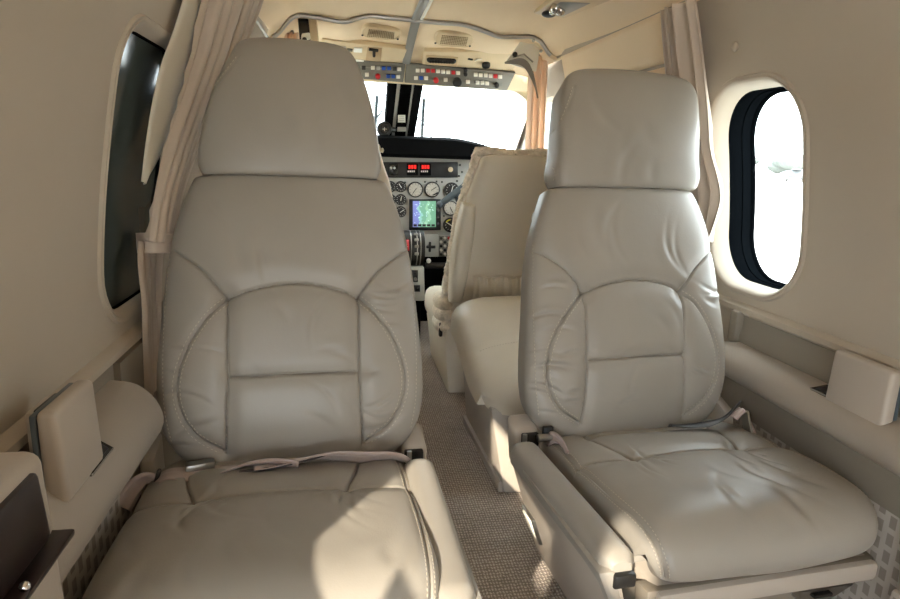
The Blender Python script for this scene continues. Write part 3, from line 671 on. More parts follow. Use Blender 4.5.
MB().hexa([(.125, 1.36, 0), (.52, 1.36, 0), (.52, 1.80, 0), (.115, 1.80, 0)], [(.075, 1.345, .24), (.52, 1.345, .24), (.52, 1.80, .30), (.085, 1.80, .30)], .012).build('base', seatplastic, ms)
MB().hexa([(.115, 1.37, .0), (.13, 1.37, .0), (.13, 1.79, 0), (.105, 1.79, 0)], [(.112, 1.37, .03), (.13, 1.37, .03), (.13, 1.79, .03), (.10, 1.79, .03)], .003).build('floor_skirt', seatplastic, ms)

# ------------------------------------------------------------------ pilot seats
def pilot_seat(cx, yb, lab, pocket):
    t = thing('pilot_seat', (cx, yb+.2, 0), lab, 'seat')
    # seat back seen from behind; leans aft towards the top
    prof = [(yb, .29), (yb-.004, .40), (yb-.02, .52), (yb-.045, .66), (yb-.065, .76), (yb-.066, .828), (yb-.05, .845)]
    b = MB(); w = [(0, .197, .197), (.1, .20, .20), (.40, .185, .190), (.62, .170, .18), (.75, .153, .168), (.9, .128, .142), (1, .112, .13)]
    pad(b, cx, prof, False, w, .05, [([(-.16, .40), (-.1, .405), (.1, .405)], .002, .003, 0, 1)], [], p=5, q=7, crown=.01, lump=.0015, back=.05, nu=60, nv=80)
    b.build('back_shell', leather2, t, 70)
    bl = MB(); pad(bl, cx-.178, [(yb-.030, .34), (yb-.034, .45), (yb-.052, .57), (yb-.066, .675)], False, [(0, .022, .022), (.1, .026, .026), (.9, .026, .026), (1, .022, .022)], .045, p=4, q=8, crown=.008, nu=24, nv=50, back=.004, skew=.075)
    bl.build('side_bolster', leather2, t, 70)
    if pocket:
        mp = MB(); rows = []
        for i in range(14):
            f = i/13; rows.append([(cx-.125+.25*g, yb-.016-.012*f-.020*sin(pi*f)-(.0060*f**1.5+.0012)*sin(2*pi*9*g)-.004*sin(pi*g), .345+.09*f+.003*sin(20*g)) for g in np.linspace(0, 1, 140)])
        mp.grid(rows).build('map_pocket', leather2, t, 80, solid=.002)
        MB().tube([(cx-.125+.25*g, yb-.032-.004*sin(pi*g), .436+.003*sin(20*g)) for g in np.linspace(0, 1, 20)], .003, 8).build('pocket_hem', leather2, t)
    # sheepskin cover: tufted strip wrapping the front edge and top
    rgl = random.Random(4); ed = []
    for z in np.linspace(.30, .84, 40):
        ed.append((cx-float(sm(np.array((z-.29)/.58), [0, .1, .4, .62, .75, .9, 1], [.197, .20, .185, .170, .153, .128, .115]))-.004, float(np.interp(z, [.29, .4, .52, .66, .78, .86], [yb, yb-.004, yb-.02, yb-.045, yb-.065, yb-.06]))+.045, z))
    for x in np.linspace(cx-.10, cx+.13, 20): ed.append((x, yb-.04, .838+.004*sin(40*x)))
    sh = MB(); sh.tube(ed, [(.013+.005*rgl.random()) for _ in ed], 10)
    for _ in range(420):
        i = rgl.randrange(len(ed)); p = Vector(ed[i]); d = Vector((rgl.uniform(-1, .6), rgl.uniform(-.8, .8), rgl.uniform(-.6, 1))).normalized()
        sh.ball(p+d*.012, (.004+.004*rgl.random(), .006, .004+.004*rgl.random()), 6, 4)
    for k, z in enumerate((.33, .29, .25)): sh.ball((cx-.205, yb+.075, z), (.04, .08, .035), 12, 8)
    sh.build('sheepskin_cover', shag, t, 80)
    MB().box((cx, yb+.28, .24), (.44, .46, .12), .04, seg=3).build('seat_cushion', leather2, t)
    MB().hexa([(cx-.19, yb+.02, 0), (cx+.19, yb+.02, 0), (cx+.19, yb+.45, 0), (cx-.19, yb+.45, 0)], [(cx-.215, yb-.0, .27), (cx+.215, yb-.0, .27), (cx+.215, yb+.45, .20), (cx-.215, yb+.45, .20)], .012).build('seat_base', leather2, t)
    MB().box((cx-.222, yb+.02, .24), (.012, .02, .05), .004).build('recline_latch', black, t)
    return t
pilot_seat(.285, 2.02, 'cream copilot seat back with gathered map pocket and sheepskin fringe', True)
pilot_seat(-.285, 2.02, 'pilot seat with sheepskin edge almost hidden behind the left club seat', False)

# ------------------------------------------------------------------ cockpit
YP = 3.0
ip = thing('instrument_panel', (0, YP, .3), 'grey instrument panel with round gauges and a colour map screen', 'instrument panel')
NP = (0, -1, 0)
def P(px, py, o=0): 
    v = aty(px, py, YP-o); return v
def rectp(mb, x0, y0, x1, y1, o, th, bev=.002, Y=None):
    Yb = (Y or YP)-o
    a, b, c, d = aty(x0, y0, Yb), aty(x1, y0, Yb), aty(x1, y1, Yb), aty(x0, y1, Yb)
    e = Vector((0, -th, 0)); return mb.hexa([d, c, c+e, d+e], [a, b, b+e, a+e], bev)
MB().hexa([(-.56, YP, .34), (.56, YP, .34), (.56, YP+.05, .34), (-.56, YP+.05, .34)], [(-.56, YP, .835), (.56, YP, .82), (.56, YP+.05, .82), (-.56, YP+.05, .835)], .004).build('panel_face', panelgrey, ip)
gp = MB(); gx = np.linspace(-.58, .60, 40); rows = []
for x in gx:
    top = .908 - .10*max(0, (x-.22)/.38)**1.6 - .07*max(0, (-.22-x)/.38)**1.6
    top = max(top, .80)
    rows.append([(x, YP+.0, .812), (x, YP-.11, .815), (x, YP-.125, .828), (x, YP-.12, top-.012), (x, YP-.10, top), (x, YP+.06, top+.004), (x, YP+.16, top-.02), (x, YP+.16, .8)])
gp.grid(rows, True).build('glareshield', blackm, ip, 50)
rs = rectp(MB(), 380, 162.0, 457.5, 177.5, 0, .012).build('radio_strip', black, ip)
for x0, x1 in ((408.2, 416.6), (421.4, 429.6)):
    d = rectp(MB(), x0-1.5, 163.5, x1+1.5, 175.5, .012, .004).build('radio', blackm, rs)
    dg = MB()
    for k in range(3):
        w = (x1-x0)/3; rectp(dg, x0+k*w+.3, 165, x0+k*w+w-.4, 168.8, .016, .002, 0)
    dg.build('digits', redled, d)
    kb = MB()
    for k in range(4): rectp(kb, x0+k*1.9-.5, 170.6, x0+k*1.9+.8, 172.2, .016, .003, .0005)
    kb.build('keys', white, d)
MB().cyl(P(450.6, 169.5, .012), P(450.6, 169.5, .03), .012, 18, bev=.002).build('radio_knob', cream, rs)
wm = rectp(MB(), 389, 164, 398, 175, .012, .003).build('radio_button_block', darkgl, rs)
for px in (391, 394.5): MB().cyl(P(px, 168, .015), P(px, 168, .021), .006, 12).build('radio_button', dialw, wm)
def gauge(px, py, r, face, ang, marks=12):
    c = P(px, py); R = r/F*CAM_D(c)
    g = MB().cyl(c+Vector((0, .002, 0)), c+Vector((0, -.010, 0)), R, 32, bev=.003).build('gauge', black, ip)
    MB().cyl(c+Vector((0, -.0095, 0)), c+Vector((0, -.0112, 0)), R*.83, 30).build('dial', face, g)
    tk = MB()
    for k in range(marks):
        a = 2*pi*k/marks; d = Vector((cos(a), 0, sin(a))); tk.tube([c+d*(R*.62)+Vector((0, -.0115, 0)), c+d*(R*.78)+Vector((0, -.0115, 0))], .0011, 4)
    tk.build('dial_marks', tick if face is dialk else black, g)
    d = Vector((cos(ang), 0, sin(ang))); MB().tube([c-d*(R*.2)+Vector((0, -.0125, 0)), c+d*(R*.6)+Vector((0, -.0125, 0))], .0018, 5).build('needle', tick if face is dialk else black, g)
    return g, c, R
def CAM_D(p): return (p-CAM).dot(fw)
for px in (390.5, 400.7):
    for k, py in enumerate((186.6, 199.5, 211.6)): gauge(px, py, 5.6, dialk, 2.2-k*.8)
gauge(415.2, 189.5, 7.9, dialw, 4.1); g, c, R = gauge(432, 189.5, 7.9, dialw, .6)
MB().hexa(*[[c+Vector((a*R, -.0125-o, b*R)) for a, b in ((.1, -.75), (.75, -.5), (.7, -.25), (.05, -.62))] for o in (0, .002)], 0).build('dial_insert', black, g)
gauge(451.4, 190.0, 7.6, dialk, 1.3); gauge(450.3, 208, 7.6, dialw, 5.2)
g, c, R = gauge(450.3, 224.8, 7.4, dialk, 2.6)
MB().tube([c+Vector((cos(a)*R*.72, -.0125, sin(a)*R*.72)) for a in np.linspace(1.7, 2.6, 8)], .003, 6).build('yellow_arc', mat('yellow_mark', 'd8d020', .5), g)
sc = rectp(MB(), 408.8, 199, 440.5, 230, 0, .016, .004).build('map_screen', black, ip)
rectp(MB(), 412.8, 201, 435.8, 227, .016, .002, 0).build('display', mapm, sc)
mlm = mat('map_light', 'cfe8f0', .5, emit=.3)
for _ in range(36):
    x, y = random.uniform(413.5, 435), random.uniform(203, 225.5); rectp(MB(), x, y, x+random.uniform(.4, 1.6), y+.5, .018, .0006, 0).build('map_mark', mlm, sc)
db = MB()
for k in range(5): rectp(db, 413.5+k*4.5, 224.2, 416.8+k*4.5, 226.4, .018, .0008, 0)
db.build('softkey_bar', dialk, sc)
kb = MB()
for k in range(4): kb.cyl(P(438.2, 204+k*6.5, .016), P(438.2, 204+k*6.5, .022), .006, 10)
kb.build('screen_keys', darkgl, sc)
# right lower audio panel with keypad
ap = rectp(MB(), 438.8, 235.5, 452, 256, 0, .012).build('keypad', panelgrey_d, ip)
for r in range(5):
    for k in range(3):
        kk = MB(); c = P(441+k*3.9, 238+r*4, .012); kk.cyl(c, c+Vector((0, -.008, 0)), .007, 12, bev=.002); kk.build('key', red if (r == 0 and k == 2) else (dialw if (r+k) % 2 else black), ap)
rectp(MB(), 424.5, 234.5, 438, 256.5, 0, .010).build('subpanel', panelgrey, ip)
lv = MB(); c = P(429, 246, .010); lv.cyl(c, c+Vector((0, -.03, 0)), .009, 12); lv.box(c+Vector((0, -.03, 0)), (.012, .012, .05), .004); lv.box(c+Vector((0.005, -.03, 0)), (.045, .012, .014), .004); lv.build('gear_lever', black, ip)
MB().ball(P(428.6, 260.8, .03), .012).build('white_knob', white, ip)
MB().tube([P(428.6, 260.8, .02), P(428.6, 260.8, -.02)], .004, 8).build('knob_stem', steel, ip)
for x, y in ((457, 181), (461, 187), (436.5, 181.5), (442, 182), (425, 182), (445, 199), (456, 199), (405, 182.5), (457, 216), (444, 216), (455, 167), (460, 165), (462, 172), (459, 176)): MB().cyl(P(x, y), P(x, y, .004), .005, 8).build('screw', darkgl, ip)
rectp(MB(), 425, 262.5, 470, 268, 0, .02).build('lower_lip', black, ip)
MB().box((0, 3.05, .17), (1.1, .02, .36), .002).build('footwell_backing', blackm, ip)

# copilot yoke
yk = thing('control_yoke', (.24, 2.86, .55), 'dark grey control yoke in front of the copilot gauges', 'yoke')
a, b_ = aty(440, 204.5, 2.78), aty(468, 184, 2.78)
MB().tube([a, a*.66+b_*.34, b_], [.013, .016, .018], 12).build('handle', yokegrey, yk)
MB().ball(a, .017).build('handle_end', yokegrey, yk)
cc_ = aty(458, 200, 2.80)
MB().tube([aty(456, 193, 2.78), cc_, cc_+Vector((.07, .02, -.05)), cc_+Vector((.18, .02, -.06))], .013, 12).build('hub_arm', yokegrey, yk)
MB().tube([cc_+Vector((.07, .02, -.05)), cc_+Vector((.07, .185, -.05))], .014, 12).build('column', steel, yk)

# throttle quadrant and centre pedestal
tq = thing('throttle_pedestal', (.08, 2.6, 0), 'pale grey centre pedestal with black throttle quadrant and red label', 'pedestal')
Y1 = 2.62
p0, p1 = aty(396, 266, Y1), aty(426, 304, Y1)
xa, xb = aty(388, 270, Y1).x, aty(425.8, 270, Y1).x
zb_, zt_ = aty(410, 301, Y1).z, aty(410, 267.5, Y1).z
MB().hexa([(xa, Y1, zb_), (xb, Y1, zb_), (xb, YP-.04, zb_), (xa, YP-.04, zb_)], [(xa, Y1+.02, zt_), (xb-.005, Y1+.02, zt_), (xb-.005, YP-.04, zt_), (xa, YP-.04, zt_)], .006).build('pedestal_body', pedgrey, tq)
MB().box(((xa+xb)/2, 2.8, zb_/2), (xb-xa-.03, .33, zb_), .005).build('pedestal_foot', blackm, tq)
zc_ = aty(410, 249, Y1+.06).z; qx = aty(423.5, 249, Y1+.06).x
rad = .078
q = MB().cyl((xa, Y1+.08, zc_), (qx, Y1+.08, zc_), rad, 36).build('throttle_drum', black, tq)
rib = MB()
for px in (411, 417, 420.5):
    X = aty(px, 249, Y1+.02).x; rib.ring((X, Y1+.08, zc_), (1, 0, 0), rad, .0022, 36)
rib.build('drum_rims', steel, q)
X0, X1 = aty(401, 245, Y1).x, aty(409.3, 245, Y1).x
rl_ = MB(); rl_.grid([[(x, Y1+.08-(rad+.0015)*cos(a), zc_+(rad+.0015)*sin(a)) for x in (X0, X1)] for a in np.linspace(.02, .62, 10)]); rl_.build('red_label', red, q, solid=.001)
ps_ = MB()
for dz, x0, x1 in ((.10, .2, .55), (.10, .6, .85), (.20, .15, .75), (.13, .3, .42)): ps_.tube([(X0+(X1-X0)*x0, Y1+.08-(rad+.003)*cos(dz+.1), zc_+(rad+.003)*sin(dz+.1)), (X0+(X1-X0)*x1, Y1+.08-(rad+.003)*cos(dz+.14), zc_+(rad+.003)*sin(dz+.14))], .0011, 5)
ps_.build('label_marks', white, q)
X2 = aty(417, 240, Y1).x
for k, a in enumerate((1.0, .62, .25, -.15)):
    MB().box((X2, Y1+.08-(rad+.002)*cos(a), zc_+(rad+.002)*sin(a)), (.018, .008, .012), .002, Matrix.Rotation(-a, 3, 'X')).build('detent_plate', steel if k % 2 else panelgrey_d, q)
for x0, y0, x1, y1 in ((408, 270, 417.8, 282), (409.5, 285, 420, 291.5)):
    s0 = rectp(MB(), x0, y0, x1, y1, .0, .006, .001, Y=Y1+.002).build('switch_block', black, tq)
    for k in range(2):
        for j in range(2 if y1-y0 > 8 else 1):
            c = aty(x0+(k+.5)*(x1-x0)/2, y0+(j+.5)*(y1-y0)/(2 if y1-y0 > 8 else 1), Y1-.004); MB().cyl(c, c+Vector((0, -.008, 0)), .0075, 12, bev=.002).build('switch_knob', darkgl if (k+j) % 2 else panelgrey_d, s0)
MB().ball(aty(405.5, 256.5, Y1-.03), .007).build('lever_knob', white, tq)

# windshield and posts
zt, zbm = 1.16, .86; yt, ybm = 2.80, 3.16
def wsx(x, f): return (x, yt+(ybm-yt)*f, zt+(zbm-zt)*f)
for nm, x0, x1 in (('window_3', -.60, -.04), ('window_4', .02, .64)):
    fo = MB()
    fo.tube([wsx(x0, 0), wsx(x1, 0), wsx(x1, 1), wsx(x0, 1), wsx(x0, 0)], .008, 8, False); o = struct(fo, nm, cream)
    MB().grid([[wsx(x0, 0), wsx(x1, 0)], [wsx(x0, 1), wsx(x1, 1)]]).build('pane', clear, o)
pl_ = lambda px, py: aty(px, py, 2.84)
cpst = MB()
xA, xB = aty(386, 110, 2.90).x, aty(418.0, 110, 2.90).x
xm0, xm1 = aty(391, 110, 2.9).x, aty(396, 110, 2.9).x
cpst.hexa([(xA, 3.10, .85), (xA+.05, 3.10, .85), (xA+.05, 3.17, .85), (xA, 3.17, .85)], [(xA, 2.76, 1.15), (xA+.05, 2.76, 1.15), (xA+.05, 2.83, 1.16), (xA, 2.83, 1.16)], .004)
cpst.hexa([(xB-.04, 3.10, .85), (xB, 3.10, .85), (xB, 3.17, .85), (xB-.04, 3.17, .85)], [(xB-.035, 2.76, 1.15), (xB+.01, 2.76, 1.15), (xB+.01, 2.83, 1.16), (xB-.035, 2.83, 1.16)], .004)
cpst.hexa([(xA, 3.12, .85), (xB, 3.12, .85), (xB, 3.18, .85), (xA, 3.18, .85)], [(xA, 2.79, 1.15), (xB, 2.79, 1.15), (xB, 2.85, 1.16), (xA, 2.85, 1.16)], .004)
struct(cpst, 'trim_14', blackm)
vs = MB(); 
for px, w in ((395.5, .014), (409.5, .006)):
    X = aty(px, 110, 2.9).x; vs.hexa([(X-w/2, 3.085, .86), (X+w/2, 3.085, .86), (X+w/2, 3.12, .86), (X-w/2, 3.12, .86)], [(X-w/2+.004, 2.75, 1.15), (X+w/2+.004, 2.75, 1.15), (X+w/2+.004, 2.79, 1.15), (X-w/2+.004, 2.79, 1.15)], .002)
struct(vs, 'trim_15', greytrim)
pc = thing('placard', aty(401.5, 120, 2.93), 'small cream placard on the black windshield post', 'placard')
pp = on(401.5, 119, (0, 3.05, .89), (0, -.63, -.76)); 
def onpost(px, py, o=0): return on(px, py, (0, 3.083-o, .86), (0, -.648, -.761))
MB().hexa(*[[onpost(x, y, o) for x, y in ((397.8, 122.5), (405.5, 122.5), (405.2, 115), (398, 115))] for o in (0, .004)], 0).build('card', postw, pc)
mk = MB()
for y in (116.8, 118.6, 120.6): mk.tube([onpost(399, y, .006), onpost(404.2, y, .006)], .0008, 4)
mk.build('text_lines', greytrim, pc)
pc2 = thing('correction_card', onpost(401, 130), 'plain white correction card below the cream placard on the post', 'placard')
MB().hexa(*[[onpost(x, y, o) for x, y in ((397, 131.5), (406.5, 131.5), (406, 127), (397.5, 127))] for o in (0, .005)], 0).build('card', white, pc2)
cps = thing('standby_compass', aty(384.5, 130, 2.9), 'round black standby compass at the base of the windshield post', 'compass')
c = aty(384.5, 129, 2.90); R_c = .033
MB().cyl(c+Vector((0, .05, 0)), c, R_c, 28, bev=.004).build('housing', black, cps)
MB().cyl(c+Vector((0, .001, 0)), c+Vector((0, -.003, 0)), R_c*.62, 24).build('face', darkgl, cps)
mm = MB().tube([c+Vector((-.010, -.004, 0)), c+Vector((.010, -.004, 0))], .0012, 5); mm.tube([c+Vector((0, -.004, -.008)), c+Vector((0, -.004, .008))], .0012, 5); mm.build('lubber_mark', greytrim, cps)
MB().tube([c+Vector((.0, .03, 0)), c+Vector((.05, .06, .0))], .012, 10).build('bracket', black, cps)
# windshield wipers outside the glass
for x0, nm in ((375, 'left'), (422, 'right')):
    s_ = 1
    w = thing('windshield_wiper', aty(x0, 138, 3.3), 'grey wiper blade parked upright outside the %s windshield' % nm, 'wiper')
    MB().tube([aty(x0-.5, 140, 3.22), aty(x0+2, 98 if nm == 'right' else 95, 3.05)], .009, 8).build('blade', yokegrey, w)
    if nm == 'right': MB().tube([aty(x0+11, 140, 3.24), aty(x0+1, 122, 3.16), aty(x0-5, 117, 3.14)], .0035, 8).build('arm', yokegrey, w)
    else: MB().tube([aty(x0-1, 122, 3.16), aty(x0+7, 111, 3.12)], .005, 8).build('arm', yokegrey, w)

# windshield side pillar on the right and head lining corners
def at2(px, py): return aty(px, py, 2.82)
pil = MB()
inner = [at2(*p) for p in ((505, 86), (518, 92), (527, 100), (530, 112), (530, 150), (530, 165))]
outer = [at2(*p) for p in ((520, 70), (552, 72), (566, 90), (568, 112), (568, 150), (568, 165))]
i2, o2 = spl([tuple(v) for v in inner], 24), spl([tuple(v) for v in outer], 24)
pil.grid([[tuple(i2[k]), tuple(i2[k]*.9+o2[k]*.1+np.array([0, -.015, 0])), tuple(i2[k]*.4+o2[k]*.6+np.array([0, -.02, 0])), tuple(o2[k])] for k in range(24)])
struct(pil, 'trim_16', cream, solid=.02)
pl2 = MB().grid([[(-.62, 2.82, z), (-.50-.04*(z-.8), 2.82, z)] for z in np.linspace(.75, 1.2, 5)]); struct(pl2, 'trim_17', cream, solid=.02)
# header between overhead panel and windshield
struct(MB().hexa([(-.6, 2.76, 1.12), (.6, 2.76, 1.11), (.6, 2.83, 1.13), (-.6, 2.83, 1.14)], [(-.6, 2.70, 1.22), (.6, 2.70, 1.21), (.6, 2.83, 1.22), (-.6, 2.83, 1.22)], .006), 'trim_18', cream)
# nose closing below the windshield
nz_ = MB().grid([[(-.62, 3.18, z), (.62, 3.18, z)] for z in (-.02, .45, .87)]); struct(nz_, 'wall_front', blackm)
for sg in (1, -1):
    fc = MB().grid([[(sg*.60, 2.80, 1.16), (sg*.63, 2.80, 1.2)], [(sg*.60, 3.16, .86), (sg*.63, 3.4, .86)]]); struct(fc, 'trim_19' if sg > 0 else 'trim_20', cream)

# overhead switch panel
PO = (0, 2.665, 1.18); NO = (0, -.86, -.51)
def oh(px, py, o=0): return on(px, py, PO, NO) + Vector(NO)*o
def ohb(mb, x0, y0, x1, y1, o, th, bev=.0015, quad=None):
    q = quad or [(x0, y1), (x1, y1), (x1, y0), (x0, y0)]
    return mb.hexa([oh(x, y, o) for x, y in q], [oh(x, y, o+th) for x, y in q], bev)
op = thing('overhead_switchboard', oh(440, 75), 'dark grey overhead switch panel with white red and blue switches', 'switch panel')
ohb(MB(), 0, 0, 0, 0, -.015, .018, .003, [(404.5, 82.5), (507, 90.5), (515.5, 72.5), (406.5, 63.5)]).build('panel_right', panelgrey_d, op)
ohb(MB(), 0, 0, 0, 0, -.015, .018, .003, [(330, 76), (403.3, 82.3), (405.5, 63.6), (330, 58)]).build('panel_left', panelgrey_d, op)
def sw(px, py, m, w=1.9, h=1.8, th=.006): ohb(MB(), px-w, py-h, px+w, py+h, .003, th, .001).build('switch', m, op)
k = 5.987
for x, y, m in ((105, 418, white), (135, 418, white), (167, 419, red), (197, 420, red), (227, 422, white), (257, 425, white), (288, 428, white), (318, 430, red), (347, 433, white),
                (452, 443, white), (482, 446, white), (512, 448, white), (541, 451, white), (570, 453, red), (598, 456, white), (95, 463, white), (126, 463, blue), (156, 464, white),
                (272, 474, white), (405, 485, white), (463, 490, white), (492, 491, white), (520, 495, white)): sw(400+x/k, y/k, m)
for x, y, m in ((680, 402, black), (735, 402, white), (768, 403, panelgrey), (800, 404, blue), (832, 405, blue), (865, 408, black), (893, 410, white), (700, 443, white), (827, 452, blue), (857, 453, blue), (887, 455, white)): sw(250+x/k, y/k, m)
for x, y, r, m, x00 in ((214, 475, .011, red, 400), (340, 487, .019, black, 400), (577, 505, .010, black, 400), (390, 413, .008, black, 400), (390, 438, .008, black, 400), (765, 452, .010, red, 250)):
    a = oh(x00+x/k, y/k, .003); MB().cyl(a, a+Vector(NO)*.014, r, 16, bev=.002).build('rotary_knob', m, op)
MB().tube([oh(360, 66.5, .004), oh(402, 70, .004)], .0008, 4).build('panel_line', panelgrey, op)

# overhead lining details: plane of the cockpit ceiling
def ol(px, py, o=0):
    p = on(px, py, (0, 2.365, 1.283), (0, .27, .963))     # sloping lining
    return p + Vector((0, -.27, -.963))*o
def lin_quad(mb, q, o, th, bev=.004): return mb.hexa([ol(x, y, o) for x, y in q], [ol(x, y, o+th) for x, y in q], bev)
for q, lab in (([(361, 35), (399, 39), (400, 29), (364, 23.5)], 'oval cream speaker grille left of the ceiling strip'), ([(434, 43), (471, 46), (474, 33), (437, 29.5)], 'oval cream speaker grille right of the ceiling strip')):
    g = thing('speaker_grille', ol(*q[0]), lab, 'speaker', None)
    def sq(sc, o):
        out = []
        for k in range(40):
            A = 2*pi*k/40; c_, s__ = cos(A), sin(A); u = .5+.5*sc*math.copysign(abs(c_)**.45, c_); v = .5+.5*sc*math.copysign(abs(s__)**.75, s__)
            x = (q[0][0]*(1-u)+q[1][0]*u)*(1-v)+(q[3][0]*(1-u)+q[2][0]*u)*v; y = (q[0][1]*(1-u)+q[1][1]*u)*(1-v)+(q[3][1]*(1-u)+q[2][1]*u)*v
            out.append(tuple(ol(x, y, o)))
        return out
    rr = [sq(1.06, -.004), sq(1.04, .006), sq(1.0, .009), sq(.97, .009), sq(.95, .0065), sq(.90, .0065), sq(.86, .0085), sq(.5, .0085), sq(.02, .0085)]
    MB().grid(rr, True).build('surround', cream, g)
    qq = [((x*.72+sum(p[0] for p in q)/4*.28), (y*.68+sum(p[1] for p in q)/4*.32)) for x, y in q]
    mesh_ = MB(); a, b_, c_, d_ = [np.array(p, float) for p in qq]
    for i in range(15):
        for j in range(6):
            u, v = (i+.5)/15, (j+.5)/6; x, y = (a*(1-u)+b_*u)*(1-v)+(d_*(1-u)+c_*u)*v
            p = ol(x, y, .0095); mesh_.cyl(p, p+Vector((0, -.27, -.963))*.0015, .0028, 8)
    mesh_.build('perforation', greytrim if False else mat('grille_hole', '9c8a6c', .8), g)
    for x, y in (q[0], q[1]):
        p = ol(x*.93+.07*sum(t_[0] for t_ in q)/4, y-2.5, .009); MB().cyl(p, p+Vector((0, -.27, -.963))*.003, .004, 10).build('screw', black, g)
# right console with long vent and round vent
oc = thing('overhead_console', ol(470, 55), 'cream overhead console with long black air vent on the right', 'console')
lin_quad(MB(), [(421.5, 63.5), (520, 71), (517, 50), (424, 49)], -.01, .022, .006).build('body', cream, oc)
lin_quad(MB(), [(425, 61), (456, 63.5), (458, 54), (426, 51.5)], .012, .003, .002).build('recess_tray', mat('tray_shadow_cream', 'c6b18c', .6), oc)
v1 = MB(); 
for k_ in range(9):
    f = k_/8; p = ol(430.5+22*f, 54.8+1.2*f, .020); v1.ball(p, (.016, .012, .012), 10, 7)
v1.build('long_vent', darkgl, oc)
p = ol(486, 60.5, .014); MB().cyl(p, p+Vector((0, -.5, -.86))*.014, .017, 20, bev=.004).build('round_vent', black, oc)
MB().tube([ol(468, 55.5, .014), ol(472.5, 56.2, .014)], .004, 8).build('slot', black, oc)
MB().tube([ol(475, 57.5, .014), ol(478, 55, .016), ol(482, 55.5, .014)], .003, 8).build('wire_clip', white, oc)
lv_ = MB()
for x, y in ((457, 67.5), (463, 68), (478, 68.5), (485, 69.5)): lv_.ball(ol(x, y, .016), (.012, .008, .006), 10, 7)
lv_.build('map_lights', steel, oc)
oc2 = thing('overhead_console', ol(340, 50), 'cream overhead console with black hook in a square recess on the left', 'console')
lin_quad(MB(), [(318, 56), (404, 62.5), (407, 47), (322, 36.5)], -.01, .022, .006).build('body', cream, oc2)
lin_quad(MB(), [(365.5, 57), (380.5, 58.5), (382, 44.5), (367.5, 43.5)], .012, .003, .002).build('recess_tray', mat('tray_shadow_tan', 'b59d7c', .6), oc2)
MB().tube([ol(374, 45.5, .02), ol(374, 51, .02)], .006, 8).build('hook', black, oc2)
MB().tube([ol(369, 44.5, .018), ol(378, 46, .018)], .006, 8).build('hook_bar', black, oc2)
for q, m in (([(338, 46.5), (345.5, 47), (345.8, 43.2), (338.5, 42.6)], whitepaint), ([(353.5, 48), (362, 48.5), (362.5, 44.2), (354, 43.8)], whitepaint), ([(333, 46), (336.5, 46.3), (337, 43), (333.3, 42.7)], black), ([(347, 47), (352.5, 47.5), (352.5, 45.5), (347, 45)], panelgrey_d), ([(355.5, 60), (363.5, 61), (364, 56.5), (356, 55.8)], whitepaint)):
    lin_quad(MB(), q, .012, .006, .002).build('latch', m, oc2)
# open structure corners with oxygen hose bracket
oxr = thing('hose_bracket', aty(525, 60, 2.5), 'grey curved bracket over a panel painted white for daylight at the right cockpit corner', 'bracket')
Yo = 2.385
def q3(pts, Y, th): return [[aty(x, y, Y) for x, y in pts], [aty(x, y, Y)+Vector((0, -th, 0)) for x, y in pts]]
MB().hexa(*q3([(505, 63), (536, 72), (540, 46), (520, 42)], Yo+.012, .004), .001).build('daylight_backing', whitepaint, oxr)  # white panel stands in for light coming through from behind
br = spl([(504.5, 62), (512, 59.5), (521, 58), (528, 62), (533, 72), (536, 84), (538.5, 98)], 30)
lower = spl([(505, 64), (512, 64), (520, 65), (526, 70), (531, 79), (535, 89), (537, 98.5)], 30)
bb = MB(); bb.grid([[tuple(aty(*br[i], Yo-.012)), tuple(aty(*br[i], Yo)), tuple(aty(*lower[i], Yo)), tuple(aty(*lower[i], Yo-.012))] for i in range(30)], True); bb.build('curved_arm', greytrim, oxr)
MB().ball(aty(515, 54.5, Yo-.005), .010).build('bolt', black, oxr)
MB().tube([aty(513, 57, Yo-.004), aty(524, 54, Yo-.004), aty(533, 62, Yo-.004)], .003, 6).build('cable', steel, oxr)
for x, y in ((533.5, 40.5), (541, 51)): MB().ball(aty(x, y, 2.33), .006).build('rivet', steel, oxr)
oxl = thing('hose_bracket', aty(305, 30, 2.5), 'dark opening with white fitting at the left cockpit corner', 'bracket')
MB().hexa(*q3([(300, 42), (311, 42), (309, 19.5), (298, 19)], Yo, .02), .004).build('opening', darkgl, oxl)
MB().hexa(*q3([(301, 40), (310.5, 40), (310, 33), (302, 34)], Yo-.02, .015), .004).build('white_fitting', whitepaint, oxl)
MB().hexa(*q3([(311, 43), (319, 43), (317, 20), (308.5, 18.5)], Yo+.0, .03), .006).build('cream_frame', cream, oxl)
MB().ball(aty(304.5, 39.5, Yo-.04), .008).build('knob', black, oxl)

# reading light panel in the ceiling
rl0 = thing('ceiling_light', (.35, 1.78, 1.22), 'cream ceiling panel with reading light and black eyeball vent', 'ceiling light')
NC = Vector((.42, 0, .907)).normalized()
def cl(px, py, o=0): return on(px, py, (.385, 0, 1.247), NC) - NC*o
def clq(mb, q, o, th, bev=.004): return mb.hexa([cl(x, y, o) for x, y in q], [cl(x, y, o+th) for x, y in q], bev)
clq(MB(), [(534, 12), (566, 16.5), (618, -4), (560, -6)], -.02, .028, .006).build('bezel', cream, rl0)
clq(MB(), [(544, 11), (564, 13.5), (592, 0), (562, -1)], .008, .002, .001).build('recess_plate', steel, rl0)
MB().ball(cl(551, 9.6, .014), (.022, .022, .010)).build('eyeball_vent', black, rl0)
for x, y, r in ((558, 3.5, .016), (563, 6, .014), (555, 6.5, .012)): MB().ball(cl(x, y, .014), r).build('reading_lamp', chrome, rl0)

